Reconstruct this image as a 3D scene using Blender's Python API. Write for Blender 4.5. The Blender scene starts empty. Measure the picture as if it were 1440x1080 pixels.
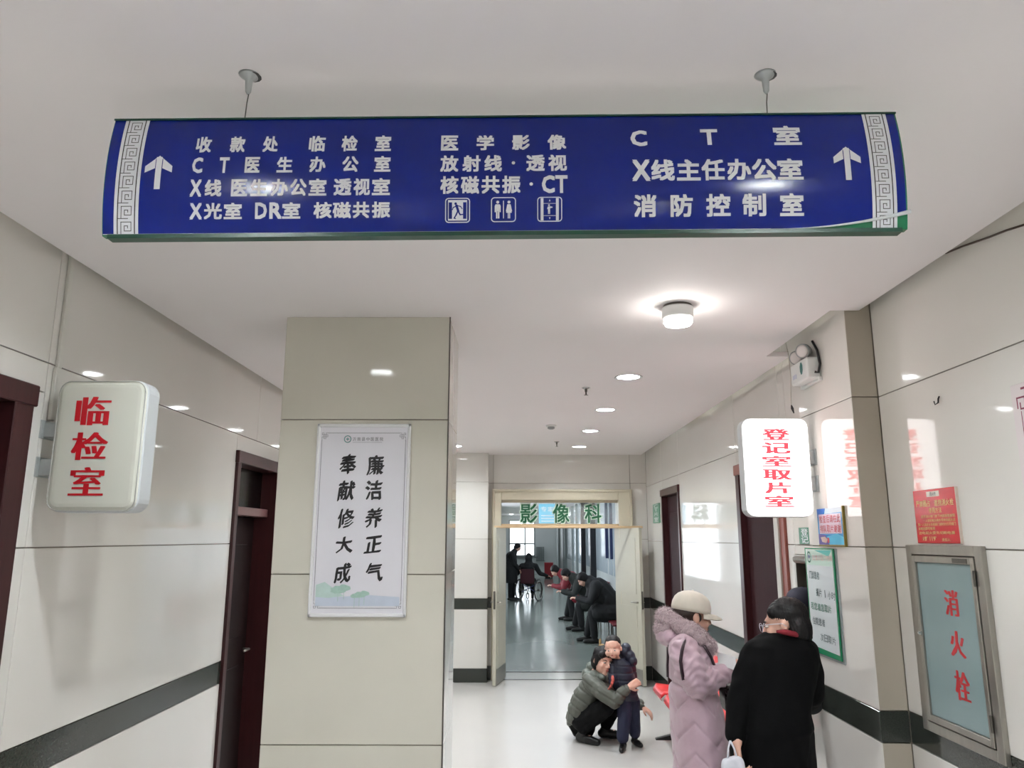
import bpy, bmesh, math, random
import numpy as np
from math import sin, cos, pi, radians, atan2, sqrt, hypot
from mathutils import Vector, Matrix, Euler, noise

random.seed(7)
SC = bpy.context.scene
COL = SC.collection

# ------------------------------------------------------------------ camera
FPX, CAM_H = 1062.0, 1.8
PITCH, YAW, ROLL = 0.2010, 0.0046, 0.0015
fw = Vector((-sin(YAW)*cos(PITCH), cos(YAW)*cos(PITCH), sin(PITCH)))
r0 = Vector((cos(YAW), sin(YAW), 0)); u0 = r0.cross(fw)
rt = r0*cos(ROLL)+u0*sin(ROLL); up = -r0*sin(ROLL)+u0*cos(ROLL)
cam_d = bpy.data.cameras.new('camera'); cam = bpy.data.objects.new('camera', cam_d); COL.objects.link(cam)
cam_d.sensor_fit = 'HORIZONTAL'; cam_d.sensor_width = 36; cam_d.lens = FPX/1440*36
cam_d.clip_start = 0.05; cam_d.clip_end = 200
M = Matrix((rt, up, -fw)).transposed().to_4x4(); M.translation = (0, 0, CAM_H)
cam.matrix_world = M
SC.camera = cam
CP = Vector((0, 0, CAM_H))
def ray(x, y): return fw + rt*((x-720)/FPX) - up*((y-540)/FPX)
def atX(x, y, X): d = ray(x, y); return CP + d*(X/d.x)      # the point of the plane X seen at a photo pixel
def atY(x, y, Y): d = ray(x, y); return CP + d*(Y/d.y)
def atZ(x, y, Z): d = ray(x, y); return CP + d*((Z-CAM_H)/d.z)

# ------------------------------------------------------------------ world, exposure
W = bpy.data.worlds.new('world'); SC.world = W; W.use_nodes = True
bg = W.node_tree.nodes['Background']; bg.inputs[0].default_value = (0.86, 0.93, 1.0, 1); bg.inputs[1].default_value = 1.6
SC.view_settings.view_transform = 'Standard'; SC.view_settings.look = 'None'
SC.view_settings.gamma = 1; SC.view_settings.use_curve_mapping = False
SC.view_settings.exposure = 1.62
SC.cycles.use_denoising = True
SC.cycles.max_bounces = 10; SC.cycles.diffuse_bounces = 6; SC.cycles.glossy_bounces = 5
SC.cycles.sample_clamp_indirect = 8
LAMP = 165.0          # strength of the recessed lamps

# ------------------------------------------------------------------ materials
def lin(c):
    return tuple(((v/255)/12.92 if v/255 <= 0.04045 else (((v/255)+0.055)/1.055)**2.4) for v in c)
MATS = {}
def mat(name, rgb, rough=0.5, metal=0.0, spec=0.5, emis=None, estr=1.0, noise_amt=0.0, noise_scale=8.0, bump=0.0, bump_scale=60.0, coat=0.0, sheen=0.0, trans=0.0, alpha=1.0, stretch=None, rough_var=0.0):
    if name in MATS: return MATS[name]
    m = bpy.data.materials.new(name); m.use_nodes = True; nt = m.node_tree
    b = nt.nodes['Principled BSDF']; c = lin(rgb)
    b.inputs['Base Color'].default_value = (*c, 1); b.inputs['Roughness'].default_value = rough
    b.inputs['Metallic'].default_value = metal; b.inputs['Specular IOR Level'].default_value = spec
    b.inputs['Coat Weight'].default_value = coat; b.inputs['Sheen Weight'].default_value = sheen
    b.inputs['Transmission Weight'].default_value = trans; b.inputs['Alpha'].default_value = alpha
    if emis:
        b.inputs['Emission Color'].default_value = (*lin(emis), 1); b.inputs['Emission Strength'].default_value = estr
    tc = nt.nodes.new('ShaderNodeTexCoord'); mp = nt.nodes.new('ShaderNodeMapping')
    nt.links.new(tc.outputs['Object'], mp.inputs[0])
    if stretch: mp.inputs['Scale'].default_value = stretch
    n = nt.nodes.new('ShaderNodeTexNoise'); n.inputs['Scale'].default_value = noise_scale; n.inputs['Detail'].default_value = 5
    nt.links.new(mp.outputs[0], n.inputs['Vector'])
    if noise_amt:
        r = nt.nodes.new('ShaderNodeMapRange'); r.inputs[1].default_value = 0.3; r.inputs[2].default_value = 0.7
        r.inputs[3].default_value = 1-noise_amt; r.inputs[4].default_value = 1+noise_amt*0.5
        mx = nt.nodes.new('ShaderNodeVectorMath'); mx.operation = 'SCALE'; mx.inputs[0].default_value = c
        nt.links.new(n.outputs[0], r.inputs[0]); nt.links.new(r.outputs[0], mx.inputs['Scale'])
        nt.links.new(mx.outputs[0], b.inputs['Base Color'])
    if rough_var:
        r2 = nt.nodes.new('ShaderNodeMapRange'); r2.inputs[1].default_value = 0.35; r2.inputs[2].default_value = 0.65
        r2.inputs[3].default_value = max(rough-rough_var, 0.01); r2.inputs[4].default_value = rough+rough_var
        nt.links.new(n.outputs[0], r2.inputs[0]); nt.links.new(r2.outputs[0], b.inputs['Roughness'])
    if bump:
        n2 = nt.nodes.new('ShaderNodeTexNoise'); n2.inputs['Scale'].default_value = bump_scale; n2.inputs['Detail'].default_value = 3
        nt.links.new(mp.outputs[0], n2.inputs['Vector'])
        bp = nt.nodes.new('ShaderNodeBump'); bp.inputs['Strength'].default_value = bump; bp.inputs['Distance'].default_value = 0.01
        nt.links.new(n2.outputs[0], bp.inputs['Height']); nt.links.new(bp.outputs[0], b.inputs['Normal'])
    MATS[name] = m; return m
TILE = mat('cream_wall_tile', (222, 219, 213), 0.065, noise_amt=0.03, noise_scale=1.2, bump=0.02, bump_scale=1.6, coat=0.3)
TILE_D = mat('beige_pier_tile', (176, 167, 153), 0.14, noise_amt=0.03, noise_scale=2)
PTILE = mat('pillar_tile', (208, 204, 191), 0.065, noise_amt=0.05, noise_scale=1.4, bump=0.02, bump_scale=1.6)
JOINT = mat('tile_joint', (142, 134, 122), 0.8, noise_amt=0.1)
BAND = mat('dark_granite', (52, 56, 51), 0.12, noise_amt=0.35, noise_scale=160, rough_var=0.02)
CEIL = mat('ceiling_paint', (236, 231, 231), 0.75, noise_amt=0.015, noise_scale=0.8)
VOID = mat('void_plaster', (88, 80, 68), 0.9, noise_amt=0.2, noise_scale=3)
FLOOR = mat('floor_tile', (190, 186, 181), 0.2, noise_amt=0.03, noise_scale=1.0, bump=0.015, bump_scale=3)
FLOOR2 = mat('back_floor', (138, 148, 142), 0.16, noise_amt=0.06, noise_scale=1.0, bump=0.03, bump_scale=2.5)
WOOD = mat('dark_maroon_wood', (56, 24, 26), 0.34, spec=0.35, noise_amt=0.18, noise_scale=6, stretch=(8, 8, 0.6))
WOODD = mat('door_leaf_wood', (26, 13, 13), 0.45, spec=0.2, noise_amt=0.2, noise_scale=6, stretch=(8, 8, 0.6))
WOODR = mat('brown_red_wood', (128, 66, 54), 0.35, noise_amt=0.15, noise_scale=6, stretch=(8, 8, 0.6))
DARK = mat('dark_room', (24, 19, 18), 0.8)
CREAM = mat('cream_door_paint', (208, 199, 178), 0.3, noise_amt=0.05, noise_scale=3)
CREAMD = mat('cream_leaf_paint', (188, 184, 168), 0.35, noise_amt=0.05, noise_scale=3)
PALEWOOD = mat('pale_wood_rail', (206, 176, 138), 0.45, noise_amt=0.12, noise_scale=9, stretch=(0.6, 8, 8))
STEEL = mat('brushed_steel', (168, 164, 156), 0.28, metal=0.85, noise_amt=0.1, noise_scale=30, stretch=(1, 1, 0.1))
STEELD = mat('dark_steel', (104, 100, 94), 0.3, metal=0.8, noise_amt=0.1)
GALV = mat('galvanised_bracket', (176, 180, 180), 0.35, metal=0.5, noise_amt=0.12, noise_scale=20)
CHROME = mat('chrome', (205, 205, 205), 0.12, metal=1)
BLACKM = mat('black_metal', (22, 22, 24), 0.35, noise_amt=0.1)
WHITEP = mat('white_plastic', (222, 222, 220), 0.35, noise_amt=0.02)
GREYP = mat('grey_plastic', (150, 152, 152), 0.4, noise_amt=0.05)
BOXOFF = mat('lightbox_shell', (206, 206, 194), 0.3, noise_amt=0.02, noise_scale=3)
BOXSIDE = mat('lightbox_side', (196, 200, 202), 0.35, noise_amt=0.03)
BOXON = mat('lit_lightbox_face', (250, 246, 246), 0.3, emis=(255, 250, 250), estr=1.0)
REDLIT = mat('backlit_red_letters', (230, 40, 52), 0.4, emis=(240, 60, 70), estr=0.75)
REDTXT = mat('red_letters', (188, 22, 34), 0.4, noise_amt=0.05)
LAMPM = mat('lamp_diffuser', (255, 255, 255), 0.4, emis=(243, 250, 255), estr=LAMP)
SIGNB = mat('sign_blue_film', (11, 30, 122), 0.16, spec=0.34, coat=0.0, bump=0.02, bump_scale=3, noise_amt=0.02)
SIGNG = mat('sign_green_board', (14, 112, 72), 0.3, noise_amt=0.08)
SIGNGD = mat('sign_green_channel', (16, 66, 48), 0.35, noise_amt=0.1)
WTXT = mat('white_print', (234, 236, 240), 0.25, noise_amt=0.01)
KTXT = mat('black_print', (26, 24, 26), 0.4, noise_amt=0.05)
POSTER = mat('poster_paper', (222, 220, 226), 0.22, noise_amt=0.02, noise_scale=3)
GLASS = mat('clear_glass', (225, 240, 238), 0.03, alpha=0.16, spec=0.7)

# ------------------------------------------------------------------ mesh builder
class MB:
    def __init__(s): s.v = []; s.f = []; s.m = []
    def add(s, vs, fs, mi=0):
        b = len(s.v); s.v += [tuple(p) for p in vs]; s.f += [tuple(b+i for i in f) for f in fs]; s.m += [mi]*len(fs); return s
    def quad(s, a, b, c, d, mi=0): return s.add([a, b, c, d], [(0, 1, 2, 3)], mi)
    def box(s, lo, hi, mi=0, bev=0.0):
        if bev <= 0:
            x0, y0, z0 = lo; x1, y1, z1 = hi
            return s.add([(x0,y0,z0),(x1,y0,z0),(x1,y1,z0),(x0,y1,z0),(x0,y0,z1),(x1,y0,z1),(x1,y1,z1),(x0,y1,z1)],
                         [(3,2,1,0),(4,5,6,7),(0,1,5,4),(1,2,6,5),(2,3,7,6),(3,0,4,7)], mi)
        bm = bmesh.new(); bmesh.ops.create_cube(bm, size=1)
        for v in bm.verts:
            v.co = Vector([(lo[i]+hi[i])/2 + v.co[i]*(hi[i]-lo[i]) for i in range(3)])
        bmesh.ops.bevel(bm, geom=bm.edges[:], offset=bev, segments=1, affect='EDGES', profile=0.5)
        return s.bm(bm, mi)
    def bm(s, bm, mi=0, M=None):
        bm.verts.ensure_lookup_table(); bm.verts.index_update()
        vs = [(M @ v.co if M else v.co) for v in bm.verts]
        s.add(vs, [[v.index for v in f.verts] for f in bm.faces], mi); bm.free(); return s
    def lathe(s, prof, origin=(0, 0, 0), axis='Z', n=24, mi=0, M=None, cap=True):
        vs = []; fs = []
        for r, h in prof:
            for k in range(n):
                a = 2*pi*k/n; p = (r*cos(a), r*sin(a), h)
                if axis == 'X': p = (p[2], p[0], p[1])
                if axis == 'Y': p = (p[1], p[2], p[0])
                p = Vector(p)
                if M: p = M @ p
                vs.append(p+Vector(origin))
        for i in range(len(prof)-1):
            for k in range(n):
                a = i*n+k; b = i*n+(k+1) % n
                fs.append((a, b, b+n, a+n))
        if cap: fs.append(tuple(range(n))[::-1]); fs.append(tuple((len(prof)-1)*n+k for k in range(n)))
        return s.add(vs, fs, mi)
    def tube(s, pts, r, n=8, mi=0):
        pts = [Vector(p) for p in pts]; rr = r if isinstance(r, (list, tuple)) else [r]*len(pts)
        vs = []; fs = []; ref = None
        for i, p in enumerate(pts):
            t = (pts[min(i+1, len(pts)-1)]-pts[max(i-1, 0)]).normalized()
            if ref is None: ref = Vector((0, 0, 1)) if abs(t.z) < 0.9 else Vector((1, 0, 0))
            a = t.cross(ref).normalized(); b = a.cross(t).normalized(); ref = b
            for k in range(n): vs.append(p+a*rr[i]*cos(2*pi*k/n)+b*rr[i]*sin(2*pi*k/n))
        for i in range(len(pts)-1):
            for k in range(n):
                q = i*n+k; w = i*n+(k+1) % n; fs.append((q, w, w+n, q+n))
        fs.append(tuple(range(n))[::-1]); fs.append(tuple((len(pts)-1)*n+k for k in range(n)))
        return s.add(vs, fs, mi)
    def loops(s, loops, mi=0, cap=True):
        n = len(loops[0]); vs = [p for l in loops for p in l]; fs = []
        for i in range(len(loops)-1):
            for k in range(n):
                q = i*n+k; w = i*n+(k+1) % n; fs.append((q, w, w+n, q+n))
        if cap: fs.append(tuple(range(n))[::-1]); fs.append(tuple((len(loops)-1)*n+k for k in range(n)))
        return s.add(vs, fs, mi)

def root_loc(o):
    p = Vector((0, 0, 0))
    while o is not None: p = p+Vector(o.location); o = o.parent
    return p
def obj(name, mb, mats, parent=None, smooth=False, kind=None, label=None, recalc=True):
    """links mb (world coordinates) as one mesh object under parent"""
    off = root_loc(parent)
    me = bpy.data.meshes.new(name)
    if isinstance(mb, MB):
        me.from_pydata([tuple(Vector(v)-off) for v in mb.v], [], mb.f)
        if not isinstance(mats, (list, tuple)): mats = [mats]
        for m in mats: me.materials.append(m)
        me.polygons.foreach_set('material_index', mb.m)
        if recalc:
            bm = bmesh.new(); bm.from_mesh(me); bmesh.ops.recalc_face_normals(bm, faces=bm.faces[:]); bm.to_mesh(me); bm.free()
    else:
        me = mb; me.name = name
        me.transform(Matrix.Translation(-off))
        if not isinstance(mats, (list, tuple)): mats = [mats]
        for m in mats: me.materials.append(m)
    if smooth: me.polygons.foreach_set('use_smooth', [True]*len(me.polygons))
    me.update()
    o = bpy.data.objects.new(name, me); COL.objects.link(o)
    if parent: o.parent = parent
    if kind: o['kind'] = kind
    if label: o['label'] = label
    return o
def thing(name, label, cat, loc=(0, 0, 0), group=None):
    o = bpy.data.objects.new(name, None); COL.objects.link(o); o.location = loc; o.empty_display_size = 0.1
    o['label'] = label; o['category'] = cat
    if group: o['group'] = group
    return o
def tag(o, label, cat, group=None):
    o['label'] = label; o['category'] = cat
    if group: o['group'] = group
    return o
def copy_tree(o, loc=None, parent=None, label=None):
    c = o.copy(); COL.objects.link(c)
    if parent: c.parent = parent
    if loc is not None: c.location = loc
    if label: c['label'] = label
    for ch in list(o.children): copy_tree(ch, None, c)
    return c
def rrect(w, h, r, n=5):
    pts = []
    for cx, cy, a0 in ((w/2-r, h/2-r, 0), (-w/2+r, h/2-r, 90), (-w/2+r, -h/2+r, 180), (w/2-r, -h/2+r, 270)):
        for k in range(n+1):
            a = radians(a0+90*k/n); pts.append((cx+r*cos(a), cy+r*sin(a)))
    return pts

# ------------------------------------------------------------------ lettering
GL = {}
def glyph(ch, bold):
    key = (ch, bold)
    if key in GL: return GL[key]
    c = bpy.data.curves.new('glyph', 'FONT'); c.body = ch; c.offset = bold; c.resolution_u = 2
    o = bpy.data.objects.new('glyph', c); COL.objects.link(o)
    dg = bpy.context.evaluated_depsgraph_get(); me = bpy.data.meshes.new_from_object(o.evaluated_get(dg))
    n = len(me.vertices); a = np.zeros(n*3); me.vertices.foreach_get('co', a); a = a.reshape(-1, 3)[:, :2]
    fs = [tuple(p.vertices) for p in me.polygons]
    bpy.data.objects.remove(o); bpy.data.meshes.remove(me); bpy.data.curves.remove(c)
    GL[key] = (a, fs); return GL[key]
def lettering(mb, items, place, bold=0.02, smear=None, shear=0.0, mi=0):
    """items: (char, u0, v0, u1, v1) boxes in plane coordinates; place(u, v, h) -> world; smear: nib copies (du, dv) in em"""
    for ch, a0, b0, a1, b1 in items:
        vs, fs = glyph(ch, 0.0)
        if not len(vs): continue
        lo = vs.min(0); hi = vs.max(0); w = max(hi-lo)
        if ch in '一·-':   # keep these small marks small
            lo = np.array([0.0, -0.1]); hi = np.array([1.0, 0.86])
        bw = max(bold, 0)
        sm = smear or [(bw*p, bw*q) for p, q in ((0, 0), (1, 0), (1, 1), (0, 1), (0.5, 0.5))]
        L0 = min(s[0] for s in sm); L1 = max(s[0] for s in sm); D0 = min(s[1] for s in sm); D1 = max(s[1] for s in sm)
        for k, (sx, sy) in enumerate(sm):
            t = (vs-lo+[sx-L0, sy-D0])/(hi-lo+[L1-L0, D1-D0]+1e-9)
            U = a0+(a1-a0)*(t[:, 0]+shear*(t[:, 1]-0.5)); V = b0+(b1-b0)*t[:, 1]
            mb.add([place(float(p), float(q), 0.00012*k) for p, q in zip(U, V)], fs, mi)
    return mb
def row(text, u0, u1, v0, v1, gap=0.12):
    n = len(text); w = (u1-u0)/(n+(n-1)*gap); out = []
    for i, ch in enumerate(text):
        if ch == ' ': continue
        x = u0+i*w*(1+gap)
        a = w
        if ch in '1':
            x += w*0.37; a = w*0.24
        if ch in '，。、：:"“”':
            s = 0.28; yy = v0 if ch in '，。、：:' else v1-(v1-v0)*s
            out.append((ch, x, yy, x+w*s, yy+(v1-v0)*(s if ch not in '：:' else 0.7))); continue
        out.append((ch, x, v0, x+a, v1))
    return out
SONG = [(0, 0), (0.027, 0), (0.053, 0), (0.078, 0)]
SONG2 = [(0, 0), (0.035, 0), (0.07, 0), (0, 0.045), (0.035, 0.045), (0.07, 0.045)]

# ================================================================== SETTING
ZC = 2.918; XL, XR, XP = -1.86, 1.78, 1.648
YB = -5.5; YF = 10.35
YE = 40.0
flo = obj('floor', MB().box((-2.2, YB, -0.1), (2.6, YF, 0)), FLOOR, kind='structure')
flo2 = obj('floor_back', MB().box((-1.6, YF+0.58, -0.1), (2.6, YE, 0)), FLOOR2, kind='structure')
thr = obj('trim_threshold', MB().box((-1.0, YF, -0.1), (1.9, YF+0.58, 0.0), 0).box((-1.0, YF-0.01, 0), (1.9, YF+0.03, 0.004), 1).box((-1.0, YF+0.55, 0), (1.9, YF+0.60, 0.004), 1),
          [mat('threshold_stone', (176, 176, 170), 0.15, noise_amt=0.05), BAND], kind='structure')
# ceiling: a plasterboard sheet whose edges stop short of the walls, with an opening around the pier
SPOTS = [(0.80, 5.235), (0.80, 6.63), (0.80, 7.99), (0.80, 9.40), (-0.75, 5.13), (-0.75, 6.54), (-0.75, 7.93), (-0.75, 9.36), (-0.92, 2.44), (0.80, 2.2), (-0.9, 0.75), (0.9, 0.75), (-0.8, -0.8), (0.8, -0.8), (-0.8, -2.4), (0.8, -2.4), (-0.8, -4.0), (0.8, -4.0)]
cb = MB()
def holed(mb, xa, xb, ya, yb, spots, z0, z1):
    def rect(x0, x1, y0, y1):
        if x1-x0 > 1e-6 and y1-y0 > 1e-6:
            mb.quad((x0, y0, z0), (x0, y1, z0), (x1, y1, z0), (x1, y0, z0)); mb.quad((x0, y0, z1), (x1, y0, z1), (x1, y1, z1), (x0, y1, z1))
    y = ya; c = 0.1
    for sx, sy_ in sorted(spots, key=lambda p: p[1]):
        rect(xa, xb, y, sy_-c); rect(xa, sx-c, sy_-c, sy_+c); rect(sx+c, xb, sy_-c, sy_+c)
        n = 32; cir = [(sx+0.08*cos(2*pi*(k+0.5)/n), sy_+0.08*sin(2*pi*(k+0.5)/n)) for k in range(n)]
        def sq(k):
            a = 2*pi*(k+0.5)/n; m = max(abs(cos(a)), abs(sin(a))); return (sx+c*cos(a)/m, sy_+c*sin(a)/m)
        out = [sq(k) for k in range(n)]
        for k in range(n):
            p, q, r_, t_ = cir[k], cir[(k+1) % n], out[(k+1) % n], out[k]
            mb.quad((*p, z0), (*q, z0), (*r_, z0), (*t_, z0)); mb.quad((*p, z1), (*t_, z1), (*r_, z1), (*q, z1)); mb.quad((*p, z0), (*p, z1), (*q, z1), (*q, z0))
            if (r_[0]-t_[0])**2 > 1e-12 and (r_[1]-t_[1])**2 > 1e-12:   # fill the square's corner
                co = (sx+c*(1 if (r_[0]+t_[0])/2 > sx else -1), sy_+c*(1 if (r_[1]+t_[1])/2 > sy_ else -1))
                mb.add([(*t_, z0), (*r_, z0), (*co, z0)], [(0, 1, 2)])
        y = sy_+c
    rect(xa, xb, y, yb)
holed(cb, -1.806, 0.0, YB, YF, [p for p in SPOTS if p[0] < 0], ZC, ZC+0.062)
holed(cb, 0.0, 1.575, YB, YF, [p for p in SPOTS if p[0] > 0], ZC, ZC+0.062)
cb.quad((-1.806, YB, ZC), (-1.806, YF, ZC), (-1.806, YF, ZC+0.062), (-1.806, YB, ZC+0.062)); cb.quad((1.575, YB, ZC), (1.575, YF, ZC), (1.575, YF, ZC+0.062), (1.575, YB, ZC+0.062))
cb.box((1.575, YB, ZC), (1.72, 3.64, ZC+0.03))
cb.box((1.575, 4.62, ZC), (1.72, YF, ZC+0.03))
ceil = obj('ceiling', cb, CEIL, kind='structure', recalc=False)
obj('ceiling_slab', MB().box((-2.2, YB, 3.35), (2.6, YF+0.3, 3.45)), VOID, kind='structure')  # closes the void; added so no world light leaks in above the ceiling
obj('ceiling_back', MB().box((-1.6, YF+0.58, 2.95), (2.6, YE, 3.05)), CEIL, kind='structure')

def wall_backing(name, boxes, m=JOINT):
    b = MB()
    for lo, hi in boxes: b.box(lo, hi)
    return obj(name, b, m, kind='structure')
G = 0.0022   # half joint
def panels_x(par, X, sgn, segs, rows, t=0.012):
    """cladding slabs on a wall in the plane X; sgn is the side the wall faces"""
    for (ya, yb) in segs:
        for (za, zb, m, pn) in rows:
            lo = (min(X, X-sgn*t), ya+G, za+G); hi = (max(X, X-sgn*t), yb-G, zb-G)
            o = obj(pn, MB().box(lo, hi, bev=0.0015), m, par)
def panels_y(par, Y, segs, rows, t=0.012):
    for (xa, xb) in segs:
        for (za, zb, m, pn) in rows:
            obj(pn, MB().box((xa+G, Y, za+G), (xb-G, Y+t, zb-G), bev=0.0015), m, par)
ROWS = [(0.0, 0.16, BAND, 'skirting'), (0.16, 0.90, TILE, 'panel'), (0.90, 1.035, BAND, 'dark_band'), (1.035, 1.76, TILE, 'panel'), (1.76, 2.48, TILE, 'panel'), (2.48, 3.3, TILE, 'panel')]
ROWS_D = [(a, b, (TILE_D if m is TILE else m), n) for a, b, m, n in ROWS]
DT = 2.36   # door heads
OVER = [(DT, 2.48, TILE, 'panel'), (2.48, 3.3, TILE, 'panel')]
OVER1 = [(2.48, 3.3, TILE, 'panel')]
# left wall: doors at Y 1.95-2.85 and 5.02-5.93
LD = [(1.93, 2.845), (5.02, 5.93)]
wl = wall_backing('wall_left', [((XL-0.25, YB, 0), (XL-0.012, LD[0][0], 3.35)), ((XL-0.25, LD[0][1], 0), (XL-0.012, LD[1][0], 3.35)), ((XL-0.25, LD[1][1], 0), (XL-0.012, YF, 3.35)),
                                ((XL-0.25, LD[0][0], DT), (XL-0.012, LD[0][1], 3.35)), ((XL-0.25, LD[1][0], DT), (XL-0.012, LD[1][1], 3.35))])
panels_x(wl, XL, 1, [(YB, 0.4), (0.4, 1.93), (2.925, 5.02), (5.93, 8.1), (8.1, YF)], ROWS[:-1])
panels_x(wl, XL, 1, [(2.845, 2.925)], ROWS[:-2]+[(1.76, DT, TILE, 'panel')])
panels_x(wl, XL, 1, [(LD[0][0], 2.925), LD[1]], OVER[:1])
panels_x(wl, XL, 1, [(YB, 0.4), (0.4, 2.925), (2.925, 5.4), (5.4, 8.1), (8.1, YF)], ROWS[-1:])
# right wall: near stretch, pier, far stretch with window hatch, two doors
RD = [(5.05, 6.1), (8.27, 9.26)]
HAT = (4.42, 4.93, 1.02, 1.70)
wr = wall_backing('wall_right', [((XR+0.012, YB, 0), (XR+0.25, HAT[0], 3.35)), ((XR+0.012, HAT[1], 0), (XR+0.25, RD[0][0], 3.35)),
                                 ((XR+0.012, HAT[0], 0), (XR+0.25, HAT[1], HAT[2])), ((XR+0.012, HAT[0], HAT[3]), (XR+0.25, HAT[1], 3.35)),
                                 ((XR+0.012, RD[0][1], 0), (XR+0.25, RD[1][0], 3.35)), ((XR+0.012, RD[1][1], 0), (XR+0.25, YF, 3.35)),
                                 ((XR+0.012, RD[0][0], DT), (XR+0.25, RD[0][1], 3.35)), ((XR+0.012, RD[1][0], DT), (XR+0.25, RD[1][1], 3.35))])
panels_x(wr, XR, -1, [(YB, 0.4), (0.4, 2.1), (2.1, 3.65), (HAT[1], 5.05), (6.1, 8.27), (9.26, YF)], ROWS)
panels_x(wr, XR, -1, RD, OVER)
panels_x(wr, XR, -1, [(4.335, HAT[0])], ROWS)
panels_x(wr, XR, -1, [(HAT[0], HAT[1])], [r for r in ROWS if r[1] < 1] + [(0.90, HAT[2], BAND, 'dark_band'), (HAT[3], 1.76, TILE, 'panel')] + ROWS[4:])
# pier
pr = obj('wall_pier', MB().box((XP+0.012, 3.65+0.012, 0), (XR+0.1, 4.33-0.012, 3.35)), JOINT, kind='structure')
panels_x(pr, XP, -1, [(3.65, 4.33)], ROWS)
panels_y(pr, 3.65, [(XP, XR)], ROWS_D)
panels_y(pr, 4.33-0.012, [(XP, XR)], ROWS)
# square pillar in the corridor
PX0, PX1, PY0, PY1 = -1.182, -0.337, 3.757, 4.33
pil = obj('pillar', MB().box((PX0+0.012, PY0+0.012, 0), (PX1-0.012, PY1-0.012, ZC)), JOINT, kind='structure')
PROWS = [(0.0, 0.1, BAND, 'skirting'), (0.1, 0.858, PTILE, 'panel'), (0.858, 1.626, PTILE, 'panel'), (1.626, 2.382, PTILE, 'panel'), (2.382, ZC+0.002, PTILE, 'panel')]
panels_y(pil, PY0, [(PX0, PX1)], PROWS)
panels_y(pil, PY1-0.012, [(PX0, PX1)], PROWS)
panels_x(pil, PX1, 1, [(PY0, PY1)], PROWS)
panels_x(pil, PX0, -1, [(PY0, PY1)], PROWS)
obj('corner_strip', MB().tube([(PX1, PY0, 0), (PX1, PY0, ZC)], 0.004, 6), STEELD, pil)
# end wall with its left pier and double door opening
FX0, FX1, FT = -0.30, 1.56, 2.43
we = wall_backing('wall_end', [((XL, YF+0.012, 0), (FX0, YF+0.3, 3.35)), ((FX1, YF+0.012, 0), (XR+0.1, YF+0.3, 3.35)), ((FX0, YF+0.012, FT), (FX1, YF+0.3, 3.35))])
ER = [(0, 0.17, BAND, 'skirting'), (0.17, 0.895, TILE, 'panel'), (0.895, 1.03, BAND, 'dark_band'), (1.03, 1.785, TILE, 'panel'), (1.785, 2.53, TILE, 'panel'), (2.53, 3.3, TILE, 'panel')]
panels_y(we, YF, [(XL, FX0), (FX1, XR)], ER)
panels_y(we, YF, [(FX0, FX1)], [(FT, 2.53, TILE, 'panel'), (2.53, 3.3, TILE, 'panel')])
wp = obj('wall_end_pier', MB().box((XL, 10.149, 0), (-0.372, YF+0.01, ZC)), JOINT, kind='structure')
panels_y(wp, 10.137, [(-1.25, -0.36), (XL, -1.25)], ER)
panels_x(wp, -0.36, 1, [(10.137, YF)], ER)
wb = obj('wall_block_behind', MB().box((-2.2, YB-0.2, 0), (2.6, YB, 3.45)), CEIL, kind='structure')  # unseen wall added to keep world light from washing out the sign

# ------------------------------------------------------------------ doors
def side_door(name, X, sgn, ya, yb, zt, transom, leafm, framem, leaf_in=0.12, fwid=0.075, open_gap=False):
    """door in a side wall; sgn = direction of the corridor"""
    d = obj(name, MB().box((min(X-sgn*0.24, X-sgn*0.25), ya, 0), (max(X-sgn*0.24, X-sgn*0.25), yb, zt)), DARK, kind='structure')
    def bx(y0, y1, z0, z1, x0, x1): return MB().box((min(X+sgn*x0, X+sgn*x1), y0, z0), (max(X+sgn*x0, X+sgn*x1), y1, z1), bev=0.004)
    for y0, y1, jm in ((ya, ya+fwid, framem), (yb-fwid, yb, WOOD)): obj('jamb', bx(y0, y1, 0, zt, -0.23, 0.018), jm, d)
    obj('head', bx(ya-0.01, yb+0.01, zt-0.07, zt+0.012, -0.23, 0.026), framem, d)
    if transom:
        obj('transom_bar', bx(ya+fwid, yb-fwid, transom-0.03, transom+0.03, -0.14, -0.04), mat('transom_bar_paint', (104, 70, 70), 0.3), d)
        obj('transom_pane', bx(ya+fwid, yb-fwid, transom+0.03, zt-0.07, -0.12, -0.10), mat('dark_pane', (14, 10, 10), 0.2, spec=0.2), d)
    zt2 = (transom-0.03) if transom else zt-0.07
    lf = obj('leaf', bx(ya+fwid+0.003, yb-fwid-0.003, 0.01, zt2-0.004, -leaf_in-0.04, -leaf_in), leafm, d)
    for z0, z1 in ((0.2, 0.9), (1.1, zt2-0.2)):
        obj('leaf_panel', bx(ya+fwid+0.13, yb-fwid-0.13, z0, z1, -leaf_in-0.01, -leaf_in+0.008), leafm, lf)
    obj('handle', MB().tube([(X-sgn*(leaf_in-0.005), yb-fwid-0.07, 1.0), (X-sgn*(leaf_in-0.05), yb-fwid-0.07, 1.0), (X-sgn*(leaf_in-0.05), yb-fwid-0.18, 1.0)], 0.009, 8), STEEL, lf, smooth=True)
    return d
side_door('door_1', XL, 1, LD[0][0], LD[0][1], DT, 1.98, WOODD, WOOD, 0.14, 0.11)
side_door('door_2', XL, 1, LD[1][0], LD[1][1], DT, 1.98, WOODD, WOOD, 0.14, 0.06)
d3 = side_door('door_3', XR, -1, RD[0][0], RD[0][1], DT, None, mat('maroon_leaf', (44, 20, 23), 0.6, spec=0.1, noise_amt=0.15, noise_scale=6, stretch=(8, 8, 0.6)), WOODR, 0.03, 0.09)
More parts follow.
